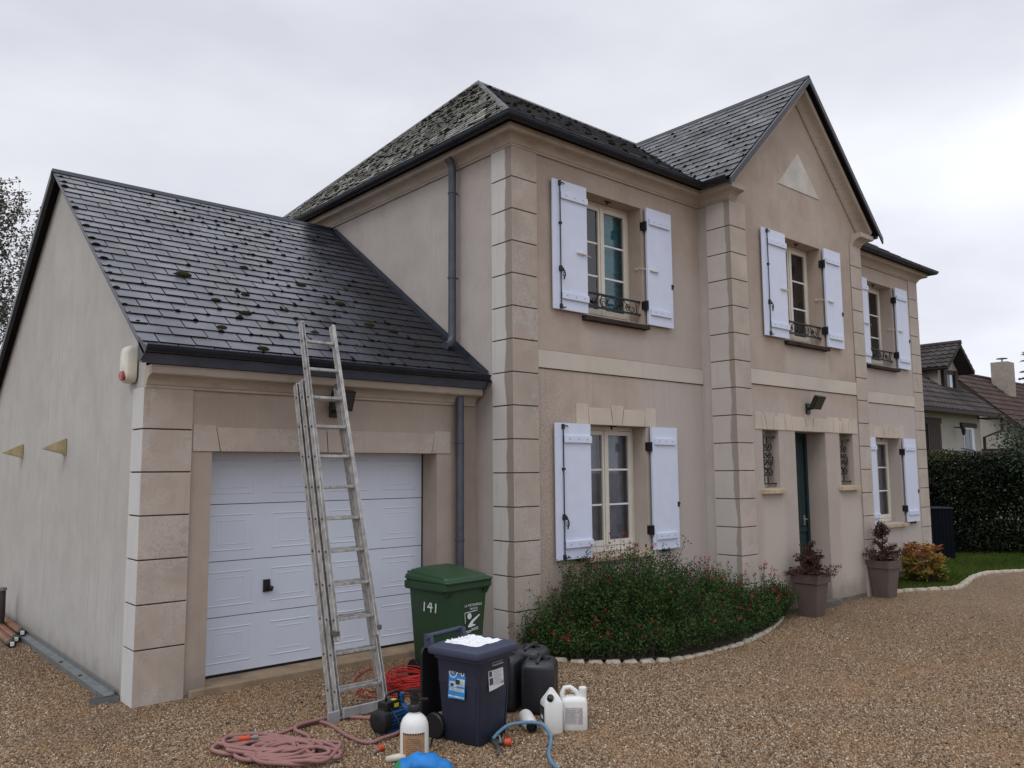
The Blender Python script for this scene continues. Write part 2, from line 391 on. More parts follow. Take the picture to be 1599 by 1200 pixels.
def pebbles():
    """real stones over the near part of the drive (geometry nodes scatter)"""
    mb = MB()
    poly = [(-6.2, -2.4), (-5.2, 5.5), (-4.02, 5.5), (-4.02, .62), (.2, .62), (.2, -.4), (.5, -1.0), (1.1, -1.35), (2.8, -1.3), (4.8, -.62), (8.2, -.6), (9.0, -1.0), (10.2, -1.2), (10.5, -4.2), (4.5, -6.5), (.5, -6.2), (-2.2, -4.2)]
    import mathutils.geometry as mg
    # fine grid so the density can follow the slope
    step = .25
    xs = np.arange(-6.3, 10.6, step); ys = np.arange(-6.6, 5.6, step)
    def inside(x, y):
        c = False; j = len(poly)-1
        for i in range(len(poly)):
            if (poly[i][1] > y) != (poly[j][1] > y) and x < (poly[j][0]-poly[i][0])*(y-poly[i][1])/(poly[j][1]-poly[i][1])+poly[i][0]: c = not c
            j = i
        return c
    for x in xs:
        for y in ys:
            if inside(x+step/2, y+step/2):
                mb.ct = min(1, max(0, 1.35-math.hypot(x-CAM[0], y-CAM[1])/11))
                mb.add([(x, y, gz(x)+.002), (x+step, y, gz(x+step)+.002), (x+step, y+step, gz(x+step)+.002), (x, y+step, gz(x)+.002)], [(0, 1, 2, 3)])
    M = Mat('gravel_stone', .7, .35)
    a = M.n('ShaderNodeAttribute'); a.attribute_type = 'INSTANCER'; a.attribute_name = 'rnd'
    c = M.ramp(a.outputs['Fac'], [(0, (.045, .032, .024)), (.15, (.11, .07, .042)), (.36, (.225, .132, .064)), (.62, (.31, .198, .105)), (.86, (.31, .245, .175)), (.97, (.46, .39, .30)), (1, (.64, .60, .53))])
    big = M.noise(.8, 4); c = M.mix(M.mr(big, .42, .68, 0, .35), c, (.31, .18, .085))
    c = M.mix(M.mr(M.noise(.55, 3), .5, .68, 0, .35), c, (.16, .105, .065))
    M.col(c)
    o = mb.build('gravel_stones', M.m)
    ng = bpy.data.node_groups.new('scatter', 'GeometryNodeTree')
    ng.interface.new_socket('Geometry', in_out='INPUT', socket_type='NodeSocketGeometry'); ng.interface.new_socket('Geometry', in_out='OUTPUT', socket_type='NodeSocketGeometry')
    n = lambda t: ng.nodes.new(t); l = ng.links.new
    gi = n('NodeGroupInput'); go = n('NodeGroupOutput')
    dp = n('GeometryNodeDistributePointsOnFaces'); l(gi.outputs[0], dp.inputs['Mesh'])
    at = n('GeometryNodeInputNamedAttribute'); at.data_type = 'FLOAT'; at.inputs['Name'].default_value = 'tone'
    mu = n('ShaderNodeMath'); mu.operation = 'MULTIPLY'; l(at.outputs[0], mu.inputs[0]); mu.inputs[1].default_value = 6000
    l(mu.outputs[0], dp.inputs['Density'])
    ico = n('GeometryNodeMeshIcoSphere'); ico.inputs['Radius'].default_value = .0085; ico.inputs['Subdivisions'].default_value = 2
    sp_ = n('GeometryNodeSetPosition'); nzt = n('ShaderNodeTexNoise'); nzt.inputs['Scale'].default_value = 90; l(ico.outputs[0], sp_.inputs[0])
    vm = n('ShaderNodeVectorMath'); vm.operation = 'SUBTRACT'; l(nzt.outputs['Color'], vm.inputs[0]); vm.inputs[1].default_value = (.5, .5, .5)
    vs_ = n('ShaderNodeVectorMath'); vs_.operation = 'SCALE'; l(vm.outputs[0], vs_.inputs[0]); vs_.inputs['Scale'].default_value = .012; l(vs_.outputs[0], sp_.inputs['Offset'])
    io = n('GeometryNodeInstanceOnPoints'); l(dp.outputs['Points'], io.inputs['Points'])
    sm = n('GeometryNodeSetMaterial'); sm.inputs['Material'].default_value = M.m; l(sp_.outputs[0], sm.inputs[0]); l(sm.outputs[0], io.inputs['Instance'])
    rr = n('FunctionNodeRandomValue'); rr.data_type = 'FLOAT_VECTOR'; rr.inputs[0].default_value = (0, 0, 0); rr.inputs[1].default_value = (6.28, 6.28, 6.28); l(rr.outputs[0], io.inputs['Rotation'])
    rs = n('FunctionNodeRandomValue'); rs.data_type = 'FLOAT_VECTOR'; rs.inputs[0].default_value = (.55, .45, .4); rs.inputs[1].default_value = (1.55, 1.2, .95); rs.inputs['Seed'].default_value = 3; l(rs.outputs[0], io.inputs['Scale'])
    sa = n('GeometryNodeStoreNamedAttribute'); sa.data_type = 'FLOAT'; sa.domain = 'INSTANCE'; sa.inputs['Name'].default_value = 'rnd'
    r1 = n('FunctionNodeRandomValue'); r1.data_type = 'FLOAT'; r1.inputs['Seed'].default_value = 9; l(r1.outputs[1], sa.inputs['Value'])
    l(io.outputs[0], sa.inputs[0]); l(sa.outputs[0], go.inputs[0])
    mod = o.modifiers.new('scatter', 'NODES'); mod.node_group = ng
    return tag(o, 'loose angular gravel stones covering the drive', 'gravel', kind='stuff')
pebbles()

# ------------------------------------------------------------------ the house
house = thing('house', (0, 0, 0), 0, 'two storey beige rendered house with slate roofs, pale quoins, white shutters and an attached garage', 'house')
GY = .70; GX = -3.94
W1 = (1.27, 2.45); W3 = (5.25, 6.45); W4 = (9.22, 10.42)
ZL = (.925, 2.59); ZU = (4.03, 5.69)
# walls (one part, a material per face group)
wb = MB()
wb.cm = 0
wall(wb, lambda u, v, d: (u, .02+d, v), .02, 3.80, -.3, 6.0, [(*W1, *ZL), (*W1, *ZU)], .3)
wall(wb, lambda u, v, d: (u, .02+d, v), 7.89, 11.64, -.3, 6.0, [(*W4, *ZL), (*W4, *ZU)], .3)
wb.cm = 1
wall(wb, lambda u, v, d: (u, -.54+d, v), 3.80, 7.89, -.3, 6.0, [(4.46, 4.91, 1.72, 2.585), (6.81, 7.28, 1.72, 2.585), (5.39, 6.34, -.12, 2.585, .42), (*W3, *ZU)], .3)
wb.add([(3.80, -.54, 6.0), (7.89, -.54, 6.0), (7.89, -.54, 6.40), (5.845, -.54, 8.33), (3.80, -.54, 6.40)], [(0, 1, 2, 3, 4)])
wb.cm = 2
wb.add([(3.80, .02, -.3), (3.80, -.54, -.3), (3.80, -.54, 6.4), (3.80, .02, 6.4)], [(0, 1, 2, 3)])
wb.add([(7.89, .02, -.3), (7.89, -.54, -.3), (7.89, -.54, 6.4), (7.89, .02, 6.4)], [(0, 1, 2, 3)])
wb.add([(.02, .02, -.3), (.02, 7, -.3), (.02, 7, 6.0), (.02, .02, 6.0)], [(0, 1, 2, 3)])
wb.add([(11.64, .02, -.3), (11.64, 7, -.3), (11.64, 7, 6.0), (11.64, .02, 6.0)], [(0, 1, 2, 3)])
wb.add([(.02, 7, -.3), (11.64, 7, -.3), (11.64, 7, 6.0), (.02, 7, 6.0)], [(0, 1, 2, 3)])
wb.cm = 3
wall(wb, lambda u, v, d: (u, GY+.02+d, v), GX+.015, .02, -.3, 2.95, [(-3.28, -.585, -.02, 2.215)], .30)
wb.cm = 4
RS = .70
def groof(y): return 3.10+RS*(min(y, 8.9-y)-.40)        # garage roof height, ridge at y=4.45
wb.add([(GX+.015, GY+.02, -.3), (GX+.015, 8.2, -.3), (GX+.015, 8.2, groof(8.2)-.03), (GX+.015, 4.45, groof(4.45)-.03), (GX+.015, GY+.02, groof(GY)-.03)], [(0, 1, 2, 3, 4)])
wb.add([(GX+.015, 8.2, -.3), (.02, 8.2, -.3), (.02, 8.2, groof(8.2)-.03), (GX+.015, 8.2, groof(8.2)-.03)], [(0, 1, 2, 3)])
wb.add([(.02, 7, -.3), (.02, 8.2, -.3), (.02, 8.2, 3.2), (.02, 7, 4.2)], [(0, 1, 2, 3)])
walls = wb.build('wall', [m_front, m_bay, m_side, m_garage, m_gable], house)
# dark rooms behind the openings (keeps the interior dark but real)
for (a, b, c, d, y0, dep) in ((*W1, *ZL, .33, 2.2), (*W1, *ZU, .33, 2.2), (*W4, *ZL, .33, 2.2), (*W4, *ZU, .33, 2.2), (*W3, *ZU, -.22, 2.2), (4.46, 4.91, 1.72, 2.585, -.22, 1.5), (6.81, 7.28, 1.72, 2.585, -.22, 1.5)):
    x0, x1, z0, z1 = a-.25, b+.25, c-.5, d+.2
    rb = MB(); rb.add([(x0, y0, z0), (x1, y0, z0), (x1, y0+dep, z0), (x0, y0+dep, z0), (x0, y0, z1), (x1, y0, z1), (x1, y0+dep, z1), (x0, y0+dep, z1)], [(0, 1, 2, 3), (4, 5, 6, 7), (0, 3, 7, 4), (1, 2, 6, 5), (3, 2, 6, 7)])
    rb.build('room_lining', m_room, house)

# quoins
def quoins(name, mat, x0, x1, y0, y1, z_top, n, h=.4, zmin=-.25):
    mb = MB(); mj = MB()
    for i in range(n):
        zt = z_top-i*h; zb = max(zmin, zt-h)
        if zb-zmin < .3: zb = zmin
        if zt-zmin < .3: break
        mb.box(x0+random.uniform(-.001, .001), x1, y0+random.uniform(-.001, .001), y1, zb+.0065, zt-.0065)
    o = mb.build(name, mat, house, bevel=.004)
    mj.box(x0+.014, x1-.006, y0+.014, y1-.006, zmin, z_top)
    mj.build('mortar_and_shadow_line', m_joint, o)
    return o
quoins('corner_quoin', m_stone, 0, .42, 0, .385, 5.98, 16)
quoins('corner_quoin', m_stone_bay, 3.784, 4.20, -.56, -.14, 5.98, 16)
quoins('corner_quoin', m_stone_bay, 7.50, 7.905, -.56, -.14, 5.98, 16)
quoins('corner_quoin', m_stone_bay, 11.23, 11.66, 0, .42, 5.98, 16)
quoins('corner_quoin', m_stone_g, GX, -3.485, GY, 1.03, 2.82, 8)

# string course band
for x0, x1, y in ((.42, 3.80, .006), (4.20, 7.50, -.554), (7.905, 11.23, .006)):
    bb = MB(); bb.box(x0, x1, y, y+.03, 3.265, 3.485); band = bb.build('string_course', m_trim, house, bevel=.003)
    bb = MB(); bb.box(x0, x1, y+.005, y+.025, 3.255, 3.489); bb.build('mortar_and_shadow_line', m_joint, band)  # dark strip draws in the band's thin shadow line above and below
# triangle in the gable
tb = MB(); tb.prism([(5.20, 6.55), (6.505, 6.555), (5.857, 7.20)], -.552, -.535, 1); tb.build('gable_triangle', simple('triangle_stone', (.52, .50, .45), .85, scale=3), house, bevel=.003)

# lintels: blocks in (xtop0,xtop1,xbot1,xbot0,height)
def lintel(name, yf, zb, blocks, mat=m_lint):
    mb = MB(); mj = MB()
    for (a, b, c, d, h) in blocks:
        g_ = .005
        mb.prism([(d+g_, zb), (c-g_, zb), (b-g_, zb+h), (a+g_, zb+h)], yf-.012, yf+.02, 1)
    x0 = min(q[0] for q in blocks); x1 = max(q[1] for q in blocks); hh = min(q[4] for q in blocks)
    mj.box(x0+.01, x1-.01, yf-.003, yf+.01, zb, zb+hh-.01)
    o = mb.build(name, mat, house, bevel=.003); mj.build('mortar_and_shadow_line', m_joint, o)
    return o
def win_lintel(x, w, yf):
    a, b = x-.195, x+w+.215; m0, m1 = x+w/2-.13, x+w/2+.13
    lintel('window_lintel', yf, 2.592, [(a, x+.02, x+.045, a, .255), (x+.02, m0, m0+.04, x+.045, .215), (m0, m1, m1-.04, m0+.04, .258), (m1, x+w-.01, x+w-.035, m1-.04, .215), (x+w-.01, b, b, x+w-.035, .255)])
win_lintel(W1[0], 1.18, .02); win_lintel(W4[0], 1.2, .02)
y = -.54
lintel('door_lintel', y, 2.592, [(4.26, 4.44, 4.47, 4.26, .25), (4.44, 4.53, 4.585, 4.47, .215), (4.53, 4.80, 4.76, 4.585, .25), (4.80, 4.90, 4.88, 4.76, .205), (4.90, 5.09, 5.10, 4.88, .25), (5.09, 5.27, 5.33, 5.10, .25), (5.27, 5.70, 5.76, 5.33, .215), (5.70, 5.98, 5.93, 5.76, .265), (5.98, 6.42, 6.38, 5.93, .215), (6.42, 6.62, 6.61, 6.38, .25), (6.62, 6.80, 6.82, 6.61, .25), (6.80, 6.90, 6.93, 6.82, .205), (6.90, 7.18, 7.13, 6.93, .25), (7.18, 7.28, 7.26, 7.13, .215), (7.28, 7.46, 7.46, 7.26, .25)])
lintel('garage_lintel', GY+.02, 2.217, [(-3.475, -3.25, -3.20, -3.475, .255), (-3.25, -2.05, -2.03, -3.20, .235), (-2.05, -1.80, -1.82, -2.03, .265), (-1.80, -.62, -.665, -1.82, .235), (-.62, -.385, -.385, -.665, .265)], m_stone_g)

# cornices
def cprof(z0): return [(-.01, z0), (.03, z0), (.03, z0+.022), (.042, z0+.03), (.05, z0+.045), (.062, z0+.066), (.085, z0+.087), (.115, z0+.103), (.155, z0+.112), (.178, z0+.115), (.178, z0+.121), (.19, z0+.123), (.19, z0+.20), (-.01, z0+.20)]
cb = MB(); sweep_plan(cb, [(.02, 7.0), (.02, .02), (3.80, .02), (3.80, -.54), (3.95, -.54)], cprof(5.965)); cb.build('eaves_cornice', m_corn, house); cb = MB()
sweep_plan(cb, [(7.60, -.54), (7.89, -.54), (7.89, .02), (11.64, .02), (11.64, 7.0)], cprof(5.965)); cb.build('eaves_cornice', m_corn, house); cb = MB()
sweep_plan(cb, [(GX+.01, GY+.02), (-.03, GY+.02)], cprof(2.805))
corn = cb.build('eaves_cornice', m_corn, house)
# raking cornices of the gable: profile swept along the slope
def rake(mb, xa, za, xb, zb_, prof, y0=-.54):
    d = Vector((xb-xa, 0, zb_-za)).normalized(); nrm = Vector((-d.z, 0, d.x)) if d.x > 0 else Vector((d.z, 0, -d.x))
    rings = []
    for (x, z) in ((xa, za), (xb, zb_)):
        rings.append([Vector((x, y0, z))+Vector((0, -o, 0))+nrm*h*(1 if True else 1) for o, h in prof])
    # mitre vertical at apex (x = xb)
    rings[1] = [p - d*((p.x-xb)/d.x) for p in rings[1]]
    mb.loft(rings)
AX, AZ = 5.845, 8.43          # ridge of the bay roof
SL = (AZ-6.20)/(AX-3.50)
kb = MB()
pr_ = [(o, h-.33) for o, h in cprof(0)]
pr_ = [(o, (h-.20)*1.0-.075) for o, h in cprof(0)]
rake(kb, 3.60, 6.20+SL*.10, AX, AZ, pr_); kb.build('gable_cornice', m_corn, house); kb = MB(); rake(kb, 2*AX-3.60, 6.20+SL*.10, AX, AZ, pr_)
kb.build('gable_cornice', m_corn, house)

# ---------------- roofs
def slates(mb, O, U, V, interval, vmax, w=.325, h=.22, jit=1., lift=.008, t=.006, gap=.004, under=1):
    """O origin, U along eave, V up slope (units m); interval(v)->(u0,u1)"""
    O, U, V = Vector(O), Vector(U).normalized(), Vector(V).normalized(); Nn = U.cross(V); Nn = Nn if Nn.z > 0 else -Nn
    rows = int(math.ceil(vmax/h))
    for r_ in range(rows):
        va, vb = r_*h, min(vmax, r_*h+h*1.06)
        a0, a1 = interval(va); b0, b1 = interval(vb)
        if a1-a0 < .02 and b1-b0 < .02: continue
        lo, hi = min(a0, b0), max(a1, b1)
        k0 = math.floor(lo/w)-1; off = (r_ % 2)*w/2+.0
        k = k0
        while k*w+off < hi:
            u0 = k*w+off+gap; u1 = (k+1)*w+off-gap; k += 1
            qa0, qa1 = max(u0, a0), min(u1, a1); qb0, qb1 = max(u0, b0), min(u1, b1)
            if qa1-qa0 < .01 and qb1-qb0 < .01: continue
            qa0, qa1 = (qa0, qa1) if qa1 > qa0 else ((qa0+qa1)/2,)*2
            qb0, qb1 = (qb0, qb1) if qb1 > qb0 else ((qb0+qb1)/2,)*2
            la = lift+random.uniform(-.002, .004)*jit; lb = .0015
            dv = random.uniform(-.005, .005)*jit; sk = random.uniform(-.004, .004)*jit
            P = lambda u, v, n_: O+U*u+V*v+Nn*n_
            vs = [P(qa0, va+dv+sk, la), P(qa1, va+dv-sk, la+random.uniform(-.002, .002)*jit), P(qb1, vb, lb), P(qb0, vb, lb)]
            vs += [p-Nn*t for p in vs[:4]]
            mb.ct = random.random()
            mb.add(vs, [(0, 1, 2, 3)]); cm0 = mb.cm; mb.cm = under; o4 = len(mb.v)-8
            for qi, q in enumerate(((0, 4, 5, 1), (1, 5, 6, 2), (3, 7, 4, 0))): mb.f.append([o4+i for i in q]); mb.mi.append(under if (qi or under == 1) else cm0); mb.tone.append(.5)
            mb.cm = cm0
EZ = 6.215; RY, RZ, RX = 3.5, 8.84, 2.32
# main roof
mr_ = MB()
mr_.cm = 0
F0, F1, B0, B1 = (-.28, -.28, EZ), (11.94, -.28, EZ), (-.28, 7.28, EZ), (11.94, 7.28, EZ)
A0, A1 = (RX, RY, RZ), (9.34, RY, RZ)
dn = -.012
def low(p): return (p[0], p[1], p[2]+dn)
mr_.cm = 3
mr_.add([low(p) for p in (F0, F1, A1, A0)], [(0, 1, 2, 3)]); mr_.add([low(p) for p in (B0, F0, A0)], [(0, 1, 2)])
mr_.add([low(p) for p in (B1, B0, A0, A1)], [(0, 1, 2, 3)]); mr_.add([low(p) for p in (F1, B1, A1)], [(0, 1, 2)])
mr_.add([(p[0], p[1], EZ-.03) for p in (F0, F1, B1, B0)], [(0, 1, 2, 3)])
mr_.cm = 0       # front slope: weathered
Lf = math.hypot(RY+.28, RZ-EZ); Vf = Vector((0, RY+.28, RZ-EZ)).normalized()
slates(mr_, F0, (1, 0, 0), Vf, lambda v: ((RX+.28)*v/Lf, 12.22-(RX+.28)*v/Lf), Lf, lift=.014, t=.010, under=3)
mr_.cm = 1       # left hip slope: lichen
Ll = math.hypot(RX+.28, RZ-EZ); Vl = Vector((RX+.28, 0, RZ-EZ)).normalized()
slates(mr_, F0, (0, 1, 0), Vl, lambda v: (3.78*v/Ll, 7.56-3.78*v/Ll), Ll, w=.22, h=.135, jit=2.4, lift=.020, t=.014, gap=.008, under=3)
mainroof = mr_.build('main_roof', [m_slate_b, m_slate_l, m_slate, m_under], house)
# garage roof
gr = MB(); gr.cm = 1
ge, gridge = .40, 4.45
GL = -4.04
P0, P1, P2, P3 = (GL, ge, 3.10), (.02, ge, 3.10), (.02, gridge, groof(gridge)), (GL, gridge, groof(gridge))
gr.add([low(p) for p in (P0, P1, P2, P3)], [(0, 1, 2, 3)])
gr.add([low(p) for p in ((GL, 8.5, groof(8.5)), (.02, 8.5, groof(8.5)), P2, P3)], [(0, 1, 2, 3)])
gr.cm = 0
Lg = (gridge-ge)*math.sqrt(1+RS*RS)
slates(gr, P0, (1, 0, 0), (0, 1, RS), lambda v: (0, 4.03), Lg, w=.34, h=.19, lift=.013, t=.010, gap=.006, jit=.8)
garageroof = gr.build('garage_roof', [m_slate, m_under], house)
# bay roof
br = MB(); br.cm = 1
Vy = -.80; back = 3.05
XL, XR = 3.50, 2*AX-3.50
br.add([low(p) for p in ((XL, Vy, 6.20), (AX, Vy, AZ), (AX, back, AZ), (XL, -.28, 6.20))], [(0, 1, 2, 3)])
br.add([low(p) for p in ((XR, Vy, 6.20), (AX, Vy, AZ), (AX, back, AZ), (XR, -.28, 6.20))], [(0, 1, 2, 3)])
br.cm = 0
Lb = math.hypot(AX-XL, AZ-6.20)
slates(br, (XL, Vy, 6.20), (0, 1, 0), (AX-XL, 0, AZ-6.20), lambda v: (0.03, .52+(back+.28)*v/Lb), Lb, w=.33, h=.2, jit=1.5, lift=.014, t=.010, gap=.007)
slates(br, (XR, Vy, 6.20), (0, 1, 0), (XL-AX, 0, AZ-6.20), lambda v: (0.03, .52+(back+.28)*v/Lb), Lb, w=.33, h=.2)
bayroof = br.build('gable_roof', [m_slate_b, m_under], house)
# ridge caps, hips, verges, flashings
zc = MB()
def cap(mb, a, b, w=.10, h=.055):
    a, b = Vector(a), Vector(b); d = (b-a).normalized(); s_ = d.cross(Vector((0, 0, 1))).normalized()
    rings = []
    for p in (a, b): rings.append([p-s_*w+Vector((0, 0, -h)), p-s_*.02+Vector((0, 0, .022)), p+s_*.02+Vector((0, 0, .022)), p+s_*w+Vector((0, 0, -h)), p+Vector((0, 0, -.03))])
    mb.loft(rings)
cap(zc, (GL-.02, gridge, groof(gridge)+.012), (.02, gridge, groof(gridge)+.008), .065, .04); zc.build('ridge_cap', m_zinc, house); zc = MB()
cap(zc, (AX, Vy-.02, AZ+.01), (AX, back, AZ+.008), .065, .055); zc.build('ridge_cap', m_zinc, house); zc = MB()
cap(zc, A0, A1, .1, .055)
zc.build('ridge_cap', m_zinc, house)
for s0, s1 in ((F0, A0), (B0, A0)):
    hc = MB(); a, b = Vector(s0), Vector(s1); n_ = 34
    for i in range(n_):
        p = a.lerp(b, (i+.0)/n_)+Vector((0, 0, .012)); q = a.lerp(b, (i+1.08)/n_)+Vector((0, 0, .008)); cap(hc, p, q, .045, .03)
    hc.build('hip_slates', m_slate_b, house)
vg = MB()
def board(mb, a, b, dy0, dy1, th, tp=.02):
    """board along a->b (in an x=const or y=const plane), thickness th downward"""
    a, b = Vector(a), Vector(b); up_ = Vector((0, 0, 1))
    o = Vector(dy0), Vector(dy1)
    vs = []
    for p in (a, b):
        for q in o:
            vs += [p+q+up_*tp, p+q-up_*th]
    mb.add(vs, [(0, 1, 5, 4), (2, 6, 7, 3), (0, 4, 6, 2), (1, 3, 7, 5), (0, 2, 3, 1), (4, 5, 7, 6)])
board(vg, (XL-.06, Vy, 6.145), (AX, Vy, AZ), (0, -.032, 0), (0, -.006, 0), .10, .008); vg.build('verge_trim', m_verge, house); vg = MB()
board(vg, (XR+.06, Vy, 6.145), (AX, Vy, AZ), (0, -.032, 0), (0, -.006, 0), .10, .008); vg.build('verge_trim', m_verge, house); vg = MB()
board(vg, (GL, ge-.02, 3.09), (GL, gridge, groof(gridge)), (-.012, 0, 0), (.004, 0, 0), .03, .004); vg.build('verge_trim', m_verge, house); vg = MB()
board(vg, (GL, 8.6, groof(8.6)), (GL, gridge, groof(gridge)), (-.03, 0, 0), (.02, 0, 0), .10, .01)
vg.build('verge_trim', m_verge, house)
fl = MB()
for i in range(11):     # stepped flashing pieces up the wall
    ya = .45+i*.385; yb = ya+.40
    fl.box(-.05, .015, ya, yb, 0, 0) if False else None
    za, zb_ = groof(ya), groof(yb)
    fl.add([(-.02, ya, za+.02), (-.02, yb, zb_+.02), (-.006, yb, zb_+.09), (-.006, ya, za+.09), (-.10, ya, za+.016), (-.10, yb, zb_+.016)], [(0, 1, 2, 3), (4, 5, 1, 0)])
fl.build('wall_flashing', m_zinc, house)
# gutters
def gutter_prof(c, z, r_=.07):
    pts = [(c+r_*math.cos(t), z+r_*math.sin(t)) for t in [math.pi+math.pi*k/12 for k in range(13)]]
    inner = [(c+(r_-.006)*math.cos(t), z+(r_-.006)*math.sin(t)) for t in [2*math.pi-math.pi*k/12 for k in range(13)]]
    bead = [(c+r_+.008, z+.004), (c+r_+.006, z+.012), (c+r_-.006, z+.012)]
    return pts+bead+inner
def gutter(path, z, r_=.07, c=0.0):
    gb = MB(); sweep_plan(gb, path, gutter_prof(c, z, r_)); g2 = gb.build('gutter', m_zinc, house, smooth=True, auto=40)
    for a, b in zip(path[:-1], path[1:]):
        L_ = math.hypot(b[0]-a[0], b[1]-a[1]); d = Vector(((b[0]-a[0])/L_, (b[1]-a[1])/L_)); k = .35
        while k < L_-.05:
            p = (a[0]+d.x*k, a[1]+d.y*k); q = (a[0]+d.x*(k+.022), a[1]+d.y*(k+.022))
            br2 = MB(); sweep_plan(br2, [p, q], gutter_prof(c, z, r_+.003)); br2.build('gutter_bracket', m_zinc, g2); k += .62
gutter([(-.28, 7.3), (-.28, -.28), (3.50, -.28), (3.50, -.74)], 6.205, .062)
gutter([(XR, -.74), (XR, -.28), (11.94, -.28), (11.94, 7.3)], 6.205, .062)
gutter([(GL-.01, GY-.345), (-.09, GY-.345)], 3.145, .056)
# zinc apron under the garage gutter and under the bay gutter
ap = MB()
ap.add([(GL-.01, GY-.285, 3.098), (-.05, GY-.285, 3.098), (-.04, GY-.22, 3.008), (GL, GY-.22, 3.008), (GL, GY-.19, 3.008), (-.04, GY-.19, 3.008)], [(0, 1, 2, 3), (3, 2, 5, 4)]); m_ap = simple('blue_grey_zinc', (.085, .105, .155), .45, .5, .1, var=.2); ap.build('zinc_apron', m_ap, house); ap = MB()
ap.add([(3.53, -.8, 6.19), (3.53, -.28, 6.19), (3.60, -.21, 6.168), (3.60, -.76, 6.168)], [(0, 1, 2, 3)])
ap.build('zinc_apron', m_ap, house); ap = MB(); ap.prism([(GY-.40, 3.14), (GY-.345, 3.085), (GY-.21, 3.01), (GY-.15, 3.03), (GY-.15, 3.25), (GY-.30, 3.165)], GL-.012, GL-.004, 0); ap.build('gutter_end', m_zinc, house)
# downpipes
def pipe(name, pts, r_, rings):
    mb = MB(); mb.tube(pts, r_, 16); o = mb.build(name, m_zinc2, house, smooth=True, auto=50)
    for (x, y, z) in rings:
        k = MB(); k.lathe([(r_+.002, -.02), (r_+.009, -.018), (r_+.009, -.002), (r_+.002, 0)], (x, y, z), 16); k.box(x-.008, x+.10 if abs(x) < .2 else x+.008, y-.01, y+(.01 if abs(x) < .2 else .10), z-.015, z-.003); k.build('pipe_collar', m_zinc2, o)
px, py = -.10, 1.06
pipe('downpipe', [(px-.08, py, 6.08), (px-.03, py, 6.03), (px, py, 5.96), (px, py, 3.72), (px-.01, py, 3.67), (px-.06, py-.02, 3.61), (px-.14, py-.04, 3.585)], .052, [(px, py, 5.63), (px, py, 4.5)])
px, py = -.31, GY-.07
pipe('downpipe', [(px, py+.02, 2.96), (px, py, 2.9), (px, py, -.1)], .05, [(px, py, 2.36), (px, py, 1.2)])

